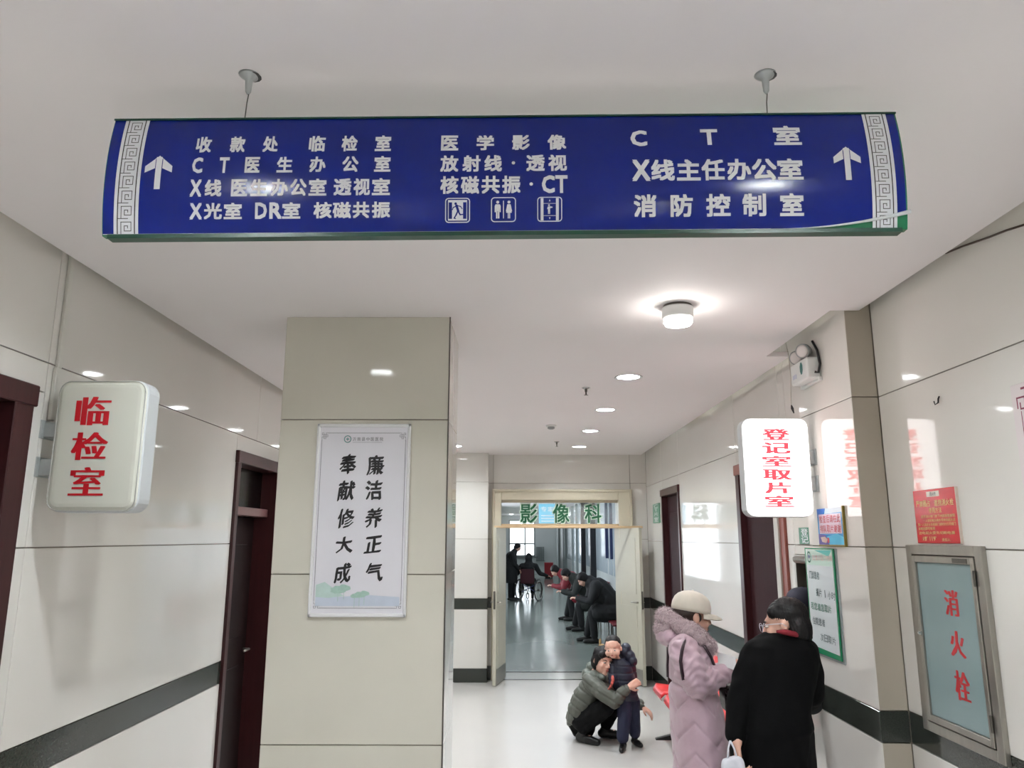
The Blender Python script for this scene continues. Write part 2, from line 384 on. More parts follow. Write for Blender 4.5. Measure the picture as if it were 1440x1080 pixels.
d4 = side_door('door_4', XR, -1, RD[1][0], RD[1][1], DT, None, mat('maroon_leaf', (60, 30, 34), 0.3), WOOD, 0.05, 0.06)
obj('leaf_edge', MB().box((XR-0.03, RD[0][0]+0.09, 0.01), (XR+0.02, RD[0][0]+0.17, DT-0.08), bev=0.003), mat('pale_leaf_edge', (176, 172, 164), 0.4), d3)

# double door of the imaging department at the corridor's end
dd = obj('door_5', MB().box((FX0, YF+0.05, FT-0.16), (FX1, YF+0.10, FT)), CREAM, kind='structure')
def molding(name, lo, hi, par, m=CREAM): return obj(name, MB().box(lo, hi, bev=0.006), m, par)
molding('frame_jamb', (FX0, YF-0.05, 0), (FX0+0.11, YF+0.30, FT), dd)
molding('frame_jamb', (FX1-0.17, YF-0.05, 0), (FX1, YF+0.30, FT), dd)
molding('frame_head', (FX0+0.11, YF-0.05, 2.30), (FX1-0.17, YF+0.30, FT), dd)
molding('frame_lip', (FX0-0.015, YF-0.07, 0), (FX0+0.02, YF+0.0, FT+0.015), dd)
molding('frame_lip', (FX1-0.02, YF-0.07, 0), (FX1+0.015, YF+0.0, FT+0.015), dd)
molding('frame_lip', (FX0, YF-0.07, FT-0.02), (FX1, YF+0.0, FT+0.015), dd)
molding('frame_step', (FX0+0.11, YF-0.03, 2.295), (FX1-0.17, YF+0.02, 2.33), dd, CREAMD)
pane = obj('transom_pane', MB().box((FX0+0.11, YF+0.06, 1.985), (FX1-0.17, YF+0.066, 2.30)), GLASS, dd)
molding('transom_bar', (FX0+0.11, YF-0.02, 1.93), (FX1-0.17, YF+0.26, 1.985), dd, PALEWOOD)
GREEN = mat('green_film_letters', (22, 98, 62), 0.35); PALE = mat('pale_film_outline', (222, 236, 222), 0.35)
YT = YF+0.052
tr_items = []
for ch, xa, xb in (('影', 730, 757), ('像', 776, 802), ('科', 821, 847)):
    a = atY(xa, 737, YT); b = atY(xb, 707, YT); tr_items.append((ch, a.x, a.z, b.x, b.z))
ol = MB(); lettering(ol, tr_items, lambda u, v, h: (u, YT+0.003-h*0.1, v), 0.085)
obj('letter_outline', ol, PALE, dd, recalc=False)
lt = MB(); lettering(lt, [(c, a+0.016, b+0.016, d-0.016, e-0.016) for c, a, b, d, e in tr_items], lambda u, v, h: (u, YT-h, v), 0.03)
obj('letters', lt, GREEN, dd, recalc=False)
def leaf(hx, hy, fx, fy, par):
    d = Vector((fx-hx, fy-hy, 0)); L = d.length; d.normalize(); n = Vector((-d.y, d.x, 0))*0.02
    def slab(s0, s1, z0, z1, t=1.0):
        b = MB(); pts = []
        for z in (z0, z1):
            for s, q in ((s0, -t), (s1, -t), (s1, t), (s0, t)): pts.append(Vector((hx, hy, z))+d*s+n*q)
        b.add(pts, [(3, 2, 1, 0), (4, 5, 6, 7), (0, 1, 5, 4), (1, 2, 6, 5), (2, 3, 7, 6), (3, 0, 4, 7)]); return b
    lf = obj('leaf', slab(0, L, 0.012, 1.93), CREAMD, par)
    obj('leaf_panel', slab(0.1, L-0.1, 0.35, 0.95, 1.25), CREAMD, lf)
    obj('leaf_panel', slab(0.1, L-0.1, 1.1, 1.8, 1.25), CREAMD, lf)
    obj('kick_plate', slab(0.01, L-0.01, 0.015, 0.2, 1.2), STEEL, lf)
    obj('lock_plate', slab(L-0.004, L+0.003, 0.92, 1.14, 0.6), STEELD, lf)
    h = Vector((hx, hy, 0))+d*(L-0.07)
    for s in (-1, 1):
        k = n.normalized()*s
        obj('handle', MB().tube([h+k*0.02+Vector((0, 0, 1.0)), h+k*0.06+Vector((0, 0, 1.0)), h+k*0.06-d*0.1+Vector((0, 0, 1.0))], 0.01, 8), STEEL, lf, smooth=True)
    for z in (0.3, 1.7):
        obj('hinge', MB().tube([(hx, hy, z), (hx, hy, z+0.1)], 0.014, 8), STEELD, lf)
leaf(-0.145, 10.44, -0.262, 9.86, dd)
leaf(1.36, 10.44, 1.60, 9.86, dd)
rail = tag(obj('wooden_rail', MB().box((-0.275, 10.02, 1.925), (1.66, 10.05, 1.955), bev=0.004), PALEWOOD), 'thin pale wooden rail fixed across the double door frame under the glass transom', 'rail')
rail['kind'] = 'thing'

# ------------------------------------------------------------------ back corridor
BX0, BX1 = -0.75, 2.12
BW = mat('back_wall_paint', (196, 202, 202), 0.25, noise_amt=0.04, noise_scale=1.5)
BWB = mat('back_wall_blue_panel', (176, 188, 196), 0.12, noise_amt=0.08, noise_scale=2)
MULL = mat('dark_mullion', (22, 24, 30), 0.25)
MULLB = mat('navy_mullion', (34, 46, 86), 0.3)
MULLG = mat('grey_mullion', (120, 128, 128), 0.3)
wb_ = MB(); ys_ = YF+0.3
for y0, y1 in ((12.0, 15.0), (16.5, 20.5), (24.0, 28.0)):  # unseen openings added so world light brightens the back corridor
    wb_.box((BX0-0.2, ys_, 0), (BX0, y0, 3.0)).box((BX0-0.2, y0, 0), (BX0, y1, 0.9)).box((BX0-0.2, y0, 2.7), (BX0, y1, 3.0)); ys_ = y1
wb_.box((BX0-0.2, ys_, 0), (BX0, YE, 3.0))
wbl = obj('wall_back_left', wb_, BW, kind='structure')
wbr = obj('wall_back_right', MB().box((BX1, YF+0.3, 0), (BX1+0.2, YE, 3.0)), BW, kind='structure')
obj('wall_reveal', MB().box((BX0-0.2, YF+0.3, 0), (FX0+0.02, YF+0.62, 3.0)).box((FX1-0.02, YF+0.3, 0), (BX1+0.2, YF+0.62, 3.0)).box((FX0, YF+0.3, 2.55), (FX1, YF+0.62, 3.0)), BW, kind='structure')
for ya, yb, m in ((14.0, 16.7, BWB), (16.9, 17.5, BWB), (17.8, 20.2, BWB), (20.6, 23.1, BWB), (23.7, 26.0, BWB), (26.2, 28.0, BWB), (28.2, 31.7, BWB)):
    obj('glazed_panel', MB().box((BX1-0.012, ya, 1.0), (BX1, yb, 2.9), bev=0.003), m, wbr)
for y, w, dp, m in ((16.8, 0.10, 0.07, MULLB), (17.65, 0.14, 0.07, MULLB), (20.4, 0.25, 0.15, MULL), (23.4, 0.22, 0.13, MULL), (26.1, 0.12, 0.08, MULLG), (28.1, 0.12, 0.08, MULLG), (31.8, 0.12, 0.10, MULLG), (33.2, 0.12, 0.08, MULLG), (36.5, 0.14, 0.10, MULLG)):
    z0 = 0.0 if m is not MULLB else 1.35
    obj('mullion', MB().box((BX1-dp, y-w/2, z0), (BX1+0.001, y+w/2, 2.94), bev=0.004), m, wbr)
wx0, wx1, wz0, wz1 = -0.34, 1.03, 0.86, 2.72
obj('wall_back_end', MB().box((BX0, YE, 0), (wx0, YE+0.2, 3.0)).box((wx1, YE, 0), (BX1, YE+0.2, 3.0)).box((wx0, YE, 0), (wx1, YE+0.2, wz0)).box((wx0, YE, wz1), (wx1, YE+0.2, 3.0)), BW, kind='structure')
wn = obj('window_1', MB().box((wx0-0.1, YE-0.10, wz0-0.07), (wx1+0.12, YE, wz0)), mat('grey_sill', (110, 116, 116), 0.3), kind='structure')
for x in (wx0+0.03, 0.50, wx1-0.03): obj('window_frame', MB().box((x-0.035, YE+0.02, wz0), (x+0.035, YE+0.10, wz1), bev=0.004), MULLG, wn)
for z in (wz0+0.03, 1.50, wz1-0.03): obj('window_frame', MB().box((wx0, YE+0.03, z-0.035), (wx1, YE+0.09, z+0.035), bev=0.004), MULLG, wn)
for xa, xb in ((wx0+0.06, 0.465), (0.535, wx1-0.06)):
    for za, zb in ((wz0+0.06, 1.465), (1.535, wz1-0.06)):
        obj('pane', MB().box((xa, YE+0.055, za), (xb, YE+0.060, zb)), GLASS, wn)

# ================================================================== LAMPS
def downlight(x, y, label, group='recessed ceiling downlights', deep=True):
    t = thing('ceiling_downlight', label, 'downlight', (x, y, ZC), group)
    obj('trim_ring', MB().lathe([(0.078, 0.0), (0.098, -0.001), (0.100, -0.006), (0.094, -0.007), (0.080, -0.004)], (x, y, ZC), n=28, cap=False), WHITEP, t, smooth=True)
    if deep:
        rf = MB(); n = 28; L = [[(x+r*cos(2*pi*k/n), y+r*sin(2*pi*k/n), ZC+h) for k in range(n)] for r, h in ((0.0795, -0.002), (0.0790, 0.056))]
        rf.loops(L, cap=False); obj('reflector', rf, WHITEP, t, smooth=True)
        obj('diffuser', MB().lathe([(0.001, 0.050), (0.078, 0.050), (0.078, 0.058), (0.001, 0.058)], (x, y, ZC), n=28), LAMPM, t)
    else:
        obj('diffuser', MB().lathe([(0.079, -0.002), (0.079, -0.008), (0.06, -0.0105), (0.001, -0.012)], (x, y, ZC), n=28), mat('added_lamp', (255, 255, 255), 0.4, emis=(246, 250, 255), estr=30), t, smooth=True)  # flush diffuser of the lamps added to the back corridor
    return t
d0 = downlight(0.80, 5.235, 'round downlight in the ceiling, next behind the raised drum lamp')
for y, lb in ((6.63, 'round lit downlight in the ceiling row, second behind the raised drum lamp'), (7.99, 'round lit downlight in the ceiling row, third behind the raised drum lamp'), (9.40, 'round lit downlight at the far end of the ceiling row, nearest the double door')):
    copy_tree(d0, (0.80, y, ZC), None, lb)
for y, lb in ((5.13, 'round downlight hidden behind the square pillar'), (6.54, 'second round downlight beyond the square pillar'), (7.93, 'third round downlight beyond the square pillar'), (9.36, 'farthest round downlight beyond the square pillar')):
    copy_tree(d0, (-0.75, y, ZC), None, lb)
for x, y, lb in ((-0.92, 2.44, 'round downlight behind the left half of the blue hanging sign'), (0.80, 2.2, 'round downlight behind the right half of the blue hanging sign'),
                 (-0.9, 0.75, 'round downlight left, in front of the blue hanging sign'), (0.9, 0.75, 'round downlight right, in front of the blue hanging sign'),
                 (-0.8, -0.8, 'round downlight left, above the photographer'), (0.8, -0.8, 'round downlight right, above the photographer'),
                 (-0.8, -2.4, 'round downlight left, second pair behind the photographer'), (0.8, -2.4, 'round downlight right, second pair behind the photographer'), (-0.8, -4.0, 'round downlight left, farthest pair behind the photographer'), (0.8, -4.0, 'round downlight right, farthest pair behind the photographer')):
    copy_tree(d0, (x, y, ZC), None, lb)
t = thing('ceiling_drum_lamp', 'white surface mounted drum lamp with a lit face, nearest lamp on the ceiling', 'lamp', (0.795, 3.56, ZC))
obj('mounting_plate', MB().lathe([(0.0686, 0), (0.0686, -0.012)], (0.795, 3.56, ZC), n=28), STEELD, t)
obj('drum', MB().lathe([(0.02, -0.012), (0.0749, -0.012), (0.0764, -0.02), (0.0749, -0.062), (0.0686, -0.070)], (0.795, 3.56, ZC), n=32), WHITEP, t, smooth=True)
obj('diffuser', MB().lathe([(0.0671, -0.068), (0.0686, -0.085), (0.0624, -0.097), (0.0008, -0.101)], (0.795, 3.56, ZC), n=32), mat('drum_diffuser', (255, 255, 255), 0.4, emis=(255, 250, 244), estr=23), t, smooth=True)
# fire sprinkler heads and a smoke detector
def sprinkler(x, y, label):
    t = thing('sprinkler_head', label, 'sprinkler', (x, y, ZC), 'ceiling sprinkler heads')
    obj('escutcheon', MB().lathe([(0.03, 0), (0.034, -0.004), (0.016, -0.012)], (x, y, ZC), n=20), CHROME, t, smooth=True)
    obj('body', MB().lathe([(0.010, -0.01), (0.010, -0.03), (0.006, -0.036), (0.006, -0.055)], (x, y, ZC), n=12), STEELD, t, smooth=True)
    obj('deflector', MB().lathe([(0.004, -0.055), (0.017, -0.057), (0.017, -0.059), (0.003, -0.060)], (x, y, ZC), n=16), STEELD, t)
    return t
sprinkler(0.535, 5.62, 'small dark sprinkler head hanging left of the downlight row, nearer one')
sprinkler(0.49, 8.9, 'small dark sprinkler head far down the corridor near the door')
t = thing('smoke_detector', 'small white round smoke detector on the ceiling far left of the downlight row', 'detector', (0.362, 7.58, ZC))
obj('base', MB().lathe([(0.052, 0), (0.055, -0.006), (0.050, -0.016)], (0.362, 7.58, ZC), n=24), WHITEP, t, smooth=True)
obj('sensor', MB().lathe([(0.035, -0.016), (0.036, -0.034), (0.020, -0.042), (0.001, -0.043)], (0.362, 7.58, ZC), n=24), GREYP, t, smooth=True)

# ================================================================== HANGING SIGN
SX0, SX1, SZ0, SZ1, SY = -0.975, 0.922, 2.500, 2.800, 1.672
SAG = 0.018; SR = ((SZ1-SZ0)**2/4+SAG**2)/(2*SAG); SZM = (SZ0+SZ1)/2
def sy(z, h=0.0): return SY-(sqrt(max(SR**2-(z-SZM)**2, 0))-(SR-SAG))-h
def sp(px, py):
    p = atY(px, py, SY-0.02)
    for _ in range(3): p = atY(px, py, sy(min(max(p.z, SZ0), SZ1)))
    return p.x, p.z
# small tilt of the whole sign: its right end hangs a few mm higher
TILT = 0.0055
sg = thing('hanging_sign', 'long blue curved direction sign with white lettering hanging from the ceiling on two wires', 'sign', (0, SY, SZ1))
def tz(x, z): return z+TILT*(x-SX0)/1.9*3-0.004
def curved(mb, x0, x1, zlo, z1, h, nx=60, nz=24, mi=0):
    vs = []; fs = []
    for i in range(nx+1):
        x = x0+(x1-x0)*i/nx; z0 = zlo(x) if callable(zlo) else zlo
        for j in range(nz+1):
            z = z0+(z1-z0)*j/nz; vs.append((x, sy(z, h), tz(x, z)))
    for i in range(nx):
        for j in range(nz):
            a = i*(nz+1)+j; fs.append((a, a+nz+1, a+nz+2, a+1))
    mb.add(vs, fs, mi)
# board: curved green body with depth
bd = MB(); N = 24; front = []; back = []
for x in (SX0, SX1):
    L = [(x, sy(SZ0+(SZ1-SZ0)*j/N), tz(x, SZ0+(SZ1-SZ0)*j/N)) for j in range(N+1)]
    L += [(x, SY+0.018, tz(x, SZ1)), (x, SY+0.018, tz(x, SZ0))]
    front.append(L)
n = len(front[0]); bd.add(front[0]+front[1], [tuple(range(n)), tuple(range(n, 2*n))[::-1]]+[(k, (k+1) % n, n+(k+1) % n, n+k) for k in range(n)])
obj('backing_board', bd, SIGNG, sg)
for nm, z0, z1, xx in (('bottom_channel', SZ0-0.008, SZ0+0.002, 0.015), ('top_channel', SZ1-0.003, SZ1+0.001, 0.0)):
    b = MB(); b.add([(x, y, tz(x, z)) for z in (z0, z1) for x, y in ((SX0+xx, SY-0.006), (SX1-xx, SY-0.006), (SX1-xx, SY+0.020), (SX0+xx, SY+0.020))],
                    [(3, 2, 1, 0), (4, 5, 6, 7), (0, 1, 5, 4), (1, 2, 6, 5), (2, 3, 7, 6), (3, 0, 4, 7)])
    obj(nm, b, SIGNGD, sg)
def lift(x):   # the film has come loose at its lower right corner
    t = max(0, (x-0.62)/(SX1-0.62)); return SZ0+0.004+0.036*t**2.0
film = MB(); curved(film, SX0+0.002, SX1-0.004, lift, SZ1-0.002, 0.0012, 90)
fo = obj('blue_film', film, SIGNB, sg, smooth=True, recalc=False)
# white rolled edge of the loose corner
pe = MB(); P_ = []; R_ = []
for k in range(24):
    x = 0.60+(SX1+0.004-0.60)*k/23; z = lift(x); t = k/23
    P_.append((x, sy(z)-0.003-0.002*t, tz(x, z)-0.002)); R_.append(0.0010+0.0042*t**1.5)
pe.tube(P_, R_, 8)
obj('curled_edge', pe, mat('film_back', (214, 218, 220), 0.35), sg, smooth=True, label='white curled lower corner of the loosened film')
# bottom bright line
obj('film_hem', MB().tube([(SX0+0.003, sy(SZ0+0.003)-0.002, tz(SX0, SZ0+0.003)), (0.60, sy(SZ0+0.003)-0.002, tz(0.60, SZ0+0.003))], 0.0009, 6), mat('film_back', (0, 0, 0)), sg)
def spl(u, v, h=0.0): return (u, sy(v, 0.0022+h), tz(u, v))
def pxbox(ch, x0, y0, x1, y1):
    a = sp(x0, y1); b = sp(x1, y0); return (ch, a[0], a[1]-TILT*0, b[0], b[1])
items = []
def line(chars, xs, y0, y1):
    for ch, (a, b) in zip(chars, xs): items.append(pxbox(ch, a, y0, b, y1))
line('收款处临检室', [(275, 300), (323, 347), (369, 393), (434, 459), (480, 504), (527, 551)], 192, 214)
line('CT医生办公室', [(270, 287), (308, 324), (344, 367), (389, 413), (435, 459), (481, 505), (526, 550)], 221, 243)
line('X线医生办公室透视室', [(267, 285), (288, 313), (325, 349), (352, 377), (381, 406), (408, 432), (434, 460), (469, 495), (497, 521), (523, 549)], 252, 276)
line('X光室DR室核磁共振', [(267, 285), (287, 313), (315, 341), (359, 376), (379, 397), (397, 423), (441, 467), (468, 494), (496, 520), (523, 549)], 285, 308)
line('医学影像', [(620, 645), (670, 695), (720, 745), (770, 796)], 193, 214)
line('放射线透视', [(619, 645), (650, 676), (681, 706), (740, 766), (771, 797)], 221, 244)
line('核磁共振CT', [(619, 645), (648, 674), (677, 703), (706, 732), (762, 780), (781, 798)], 250, 275)
line('C', [(887, 909)], 188, 210); line('T', [(986, 1008)], 187, 209); line('室', [(1089, 1124)], 183, 210)
line('X线主任办公室', [(889, 914), (916, 948), (952, 984), (987, 1018), (1023, 1055), (1058, 1091), (1094, 1128)], 229, 259)
line('消防控制室', [(891, 923), (943, 974), (993, 1027), (1044, 1077), (1097, 1130)], 278, 310)
tx = MB(); lettering(tx, items, spl, 0.062)
# middle dots
for px, py in ((722, 232), (747, 262)):
    c = sp(px, py); tx.add([spl(c[0]+0.0042*cos(a*pi/6), c[1]+0.0042*sin(a*pi/6)) for a in range(12)], [tuple(range(12))])
obj('lettering', tx, WTXT, sg, recalc=False)
def strip(mb, pts, w, mi=0, closed=False, place=spl, h=0.0):
    """thin flat line through plane points (butt joints squared off)"""
    m = len(pts)
    for i in range(m if closed else m-1):
        a = Vector(pts[i]); b = Vector(pts[(i+1) % m]); d = (b-a)
        if d.length < 1e-9: continue
        d.normalize(); n_ = Vector((-d.y, d.x))*w/2; e = d*w/2
        k = max(1, int((b-a).length/0.02)) if place is spl else 1
        q = [a-e+(b+e-(a-e))*j/k for j in range(k+1)]
        vs = [place(p.x+n_.x, p.y+n_.y, h) for p in q]+[place(p.x-n_.x, p.y-n_.y, h) for p in q]
        mb.add(vs, [(j, j+1, k+1+j+1, k+1+j) for j in range(k)], mi)
def poly(mb, pts, mi=0, place=spl, h=0.0):
    mb.add([place(p[0], p[1], h) for p in pts], [tuple(range(len(pts)))], mi)
# arrows
for nm, cx, hw, yt, yb_, sl in (('arrow', 226, 19, 218, 265, -1.5), ('arrow', 1189, 19, 213, 260, 1.5)):
    A = MB()
    c0 = sp(cx, yt); c1 = sp(cx+sl*1.6, yb_); W_ = (sp(cx+hw, yt)[0]-sp(cx-hw, yt)[0])/2; T_ = W_*0.30
    zt_, zb_ = c0[1], c1[1]; X_ = c0[0]; H_ = W_*0.86
    poly(A, [(X_, zt_), (X_+W_, zt_-H_), (X_+W_, zt_-H_-T_*1.7), (X_+T_*0.9, zt_-T_*3.4), (X_+T_*0.9, zt_-T_*1.0), (X_, zt_-T_*0.4)])
    poly(A, [(X_, zt_), (X_, zt_-T_*0.4), (X_-T_*0.9, zt_-T_*1.0), (X_-T_*0.9, zt_-T_*3.4), (X_-W_, zt_-H_-T_*1.7), (X_-W_, zt_-H_)])
    for j in range(6):
        za, zb2 = (zt_-T_*0.4)+(zb_-(zt_-T_*0.4))*j/6, (zt_-T_*0.4)+(zb_-(zt_-T_*0.4))*(j+1)/6
        poly(A, [(X_-T_*0.72, za), (X_-T_*0.72, zb2), (X_+T_*0.72, zb2), (X_+T_*0.72, za)], h=0.0003)
    obj(nm, A, WTXT, sg, recalc=False)
# pictograms
def picto(cx, cy, kind):
    A = MB(); s = 0.0282; c = sp(cx, cy); ox, oz = c
    def q(x, y): return (ox+x*s, oz+y*s)
    def ringed(w, sc, mi=0, h=0.0): strip(A, [q(px*sc, py*sc) for px, py in rrect(2, 2, 0.25, 3)], w, mi, True, h=h)
    def rect(x0, y0, x1, y1, mi=0, h=0.0): poly(A, [q(x0, y0), q(x1, y0), q(x1, y1), q(x0, y1)], mi, h=h)
    def disc(x, y, r, mi=0, h=0.0): poly(A, [q(x+r*cos(a*pi/5), y+r*sin(a*pi/5)) for a in range(10)], mi, h=h)
    ringed(0.0022, 1.0)
    if kind == 'exit':
        for j in range(4): rect(-0.80, -0.86+j*0.43, 0.80, -0.86+(j+1)*0.43)
        h = 0.0004
        rect(-0.74, -0.72, -0.46, 0.66, 1, h); rect(0.46, -0.72, 0.74, 0.66, 1, h)
        disc(-0.16, 0.55, 0.11, 1, h)
        for a, b, w in (((-0.08, 0.36), (0.05, -0.05), 0.2), ((-0.1, 0.34), (-0.36, 0.22), 0.08), ((-0.36, 0.22), (-0.42, 0.05), 0.07), ((-0.02, 0.38), (0.26, 0.30), 0.08), ((0.26, 0.30), (0.38, 0.12), 0.07),
                        ((0.05, -0.08), (0.22, -0.38), 0.12), ((0.22, -0.38), (0.44, -0.36), 0.1), ((0.02, -0.08), (-0.12, -0.4), 0.12), ((-0.12, -0.4), (-0.28, -0.66), 0.1), ((-0.28, -0.66), (-0.16, -0.7), 0.07)):
            strip(A, [q(*a), q(*b)], w*s, 1, h=h)
    elif kind == 'toilet':
        rect(-0.04, -0.74, 0.04, 0.74)
        disc(-0.48, 0.62, 0.13); disc(0.46, 0.62, 0.13)
        poly(A, [q(-0.66, 0.44), q(-0.73, 0.30), q(-0.73, -0.22), q(-0.64, -0.22), q(-0.62, 0.14), q(-0.62, -0.74), q(-0.50, -0.74), q(-0.50, -0.12), q(-0.46, -0.12), q(-0.46, -0.74), q(-0.34, -0.74), q(-0.34, 0.14), q(-0.32, -0.22), q(-0.23, -0.22), q(-0.23, 0.30), q(-0.30, 0.44)])
        poly(A, [q(0.32, 0.44), q(0.20, -0.14), q(0.28, -0.16), q(0.38, 0.16), q(0.22, -0.28), q(0.36, -0.28), q(0.36, -0.74), q(0.44, -0.74), q(0.44, -0.28), q(0.48, -0.28), q(0.48, -0.74), q(0.56, -0.74), q(0.56, -0.28), q(0.70, -0.28), q(0.54, 0.16), q(0.64, -0.16), q(0.72, -0.14), q(0.60, 0.44)])
    else:
        for x0, x1 in ((-0.76, -0.52), (0.52, 0.76)):
            for j in range(4): rect(x0, -0.94+j*0.47, x1, -0.94+(j+1)*0.47)
        rect(-0.52, 0.46, 0.52, 0.50); rect(-0.52, -0.56, 0.52, -0.52)
        disc(-0.06, 0.33, 0.08)
        poly(A, [q(-0.16, 0.22), q(-0.22, 0.0), q(-0.14, 0.0), q(-0.14, -0.40), q(-0.08, -0.40), q(-0.06, -0.1), q(-0.04, -0.40), q(0.03, -0.40), q(0.03, 0.08), q(0.24, 0.12), q(0.24, 0.20), q(0.04, 0.24)])
        poly(A, [q(-0.07, 0.66), q(0.07, 0.66), q(0, 0.84)]); poly(A, [q(-0.07, -0.68), q(0, -0.86), q(0.07, -0.68)])
    obj('pictogram', A, [WTXT, SIGNB], sg, recalc=False)
picto(643.5, 298, 'exit'); picto(708, 297.5, 'toilet'); picto(773, 297.5, 'lift')
# key pattern bands at both ends
def keyband(cx, flip):
    A = MB(); w = 0.0325
    def xat(z): return cx
    nz = 16
    z0, z1 = SZ0+0.0015, SZ1-0.003
    zz = [z0+(z1-z0)*j/nz for j in range(nz+1)]
    for j in range(nz):
        for a, b, mi, h in ((-0.029, -0.0215, 0, 0.0), (0.0215, 0.029, 0, 0.0), (-0.0190, 0.0190, 0, 0.0), (-0.0215, -0.0190, 1, 0.0), (0.0190, 0.0215, 1, 0.0)):
            poly(A, [(cx+a, zz[j]), (cx+b, zz[j]), (cx+b, zz[j+1]), (cx+a, zz[j+1])], mi, h=h)
    nu = 8; uh = (z1-z0)/nu
    for k in range(nu):
        zb = z0+k*uh
        def q(x, y): return (cx+flip*(x-0.5)*0.036, zb+uh*y)
        strip(A, [q(0, 0.02), q(0.62, 0.02)], 0.0016, 1, h=0.0004)
        strip(A, [q(0.18, 0.02), q(0.18, 0.80), q(0.84, 0.80), q(0.84, 0.24), q(0.40, 0.24), q(0.40, 0.56), q(0.62, 0.56), q(0.62, 0.42)], 0.0016, 1, h=0.0004)
    obj('key_pattern_band', A, [WTXT, KTXT], sg, recalc=False)
keyband(-0.918, 1); keyband(0.868, 1)
# suspension wires with their ceiling anchors
for x, wx in ((-0.657, -0.660), (0.614, 0.612)):
    w = obj('suspension_wire', MB().tube([(x+0.002, SY, ZC-0.05), (x-0.001, SY, ZC-0.075), (wx, SY, SZ1)], 0.0013, 6), STEELD, sg)
    obj('anchor_cup', MB().lathe([(0.026, 0.0), (0.022, -0.004), (0.009, -0.014), (0.007, -0.045), (0.003, -0.052)], (x, SY, ZC), n=20), GALV, w, smooth=True)
    obj('anchor_plug', MB().lathe([(0.020, 0.001), (0.023, -0.003), (0.010, -0.006)], (x+0.006, SY+0.002, ZC), n=12), BLACKM, w)

# ================================================================== PILLAR POSTER
PY = PY0-0.001
po = thing('calligraphy_poster', 'tall white framed poster with black calligraphy in two columns on the square pillar', 'poster', (-0.76, PY0, 1.42))
def pp(px, py, h=0.0): p = atY(px, py, PY-0.012-h); return (p.x, p.z)
c00, c10, c11, c01 = pp(432, 869), pp(571, 867), pp(578, 596), pp(447, 596)
px0 = (c00[0]+c01[0])/2; px1 = (c10[0]+c11[0])/2; pz0 = (c00[1]+c10[1])/2; pz1 = (c01[1]+c11[1])/2
obj('board', MB().box((px0+0.004, PY-0.012, pz0+0.004), (px1-0.004, PY, pz1-0.004)), POSTER, po)
FR = mat('clip_frame', (236, 236, 238), 0.2, metal=0.25)
for lo, hi in (((px0, PY-0.018, pz0), (px0+0.016, PY, pz1)), ((px1-0.016, PY-0.018, pz0), (px1, PY, pz1)), ((px0, PY-0.018, pz0), (px1, PY, pz0+0.018)), ((px0, PY-0.018, pz1-0.018), (px1, PY, pz1))):
    obj('frame_rail', MB().box(lo, hi, bev=0.004), FR, po)
def plp(u, v, h=0.0): return (u, PY-0.0126-h, v)
pw, ph = px1-px0, pz1-pz0
pr_ = MB()
def U(a): return px0+pw*a
def V(b): return pz1-ph*b
GREYL = mat('grey_print', (104, 106, 110), 0.4); TEAL = mat('teal_print', (84, 148, 142), 0.4)
bl, br, bt, bb_ = 0.055, 0.945, 0.05, 0.955
k1, k2 = 0.06, 0.035
strip(pr_, [(U(bl+k1), V(bt)), (U(br-k1), V(bt))], 0.0022, 0, place=plp); strip(pr_, [(U(bl+k1), V(bb_)), (U(br-k1), V(bb_))], 0.0022, 0, place=plp)
strip(pr_, [(U(bl), V(bt+k2)), (U(bl), V(bb_-k2))], 0.0022, 0, place=plp); strip(pr_, [(U(br), V(bt+k2)), (U(br), V(bb_-k2))], 0.0022, 0, place=plp)
for sx, sy_, cx, cz in ((1, -1, U(bl), V(bt)), (-1, -1, U(br), V(bt)), (1, 1, U(bl), V(bb_)), (-1, 1, U(br), V(bb_))):
    def q(a, b): return (cx+sx*a*0.0095, cz+sy_*b*0.0095)
    strip(pr_, [q(3, 0), q(2, 0), q(2, 3), q(1, 3), q(1, 1), q(3, 1), q(3, 2), q(0, 2), q(0, 3)], 0.0018, 0, place=plp)
    strip(pr_, [q(0, 0), q(1, 0), q(1, 1), q(0, 1)], 0.0018, 0, True, place=plp)
obj('printed_border', pr_, GREYL, po, recalc=False)
NIB = [(0, 0), (0.018, 0.014), (0.036, 0.028), (0.054, 0.042), (0.07, 0.05)]
cal = []
for chs, xc, ys in (('廉洁养正气', (528, 526, 526, 525, 526), (654, 689, 728, 766, 805)), ('奉献修大成', (490, 487, 486, 484, 482), (653, 690, 729, 766, 806))):
    for ch, x, y in zip(chs, xc, ys):
        w = 12.5; hh = 14.0
        if ch in '正大': hh = 12.0
        a = pp(x-w, y+hh); b = pp(x+w, y-hh); cal.append((ch, a[0], a[1], b[0], b[1]))
for k, it in enumerate(cal):
    cm = MB()
    def wob(u, v, h, it=it, k=k):
        s = (v-it[2])/(it[4]-it[2]); r = (u-it[1])/(it[3]-it[1])
        v2 = v+0.007*(r-0.5)+0.0022*sin(5.3*r+k); u2 = u+0.0028*sin(4.6*s+1.7*k)-0.004*(s-0.5)
        return plp(u2, v2, h*0.5+0.0003)
    lettering(cm, [it], wob, -0.004, NIB, shear=0.10)
    obj('brush_character', cm, KTXT, po, recalc=False)
lg = MB()
cc = pp(489, 617.5)
for r_, w_ in ((0.0165, 0.004),):
    strip(lg, [(cc[0]+r_*cos(a*pi/12), cc[1]+r_*sin(a*pi/12)) for a in range(24)], w_, 0, True, place=plp)
poly(lg, [(cc[0]-0.008, cc[1]-0.002), (cc[0]+0.008, cc[1]-0.002), (cc[0]+0.008, cc[1]+0.002), (cc[0]-0.008, cc[1]+0.002)], 0, plp, 0.0002)
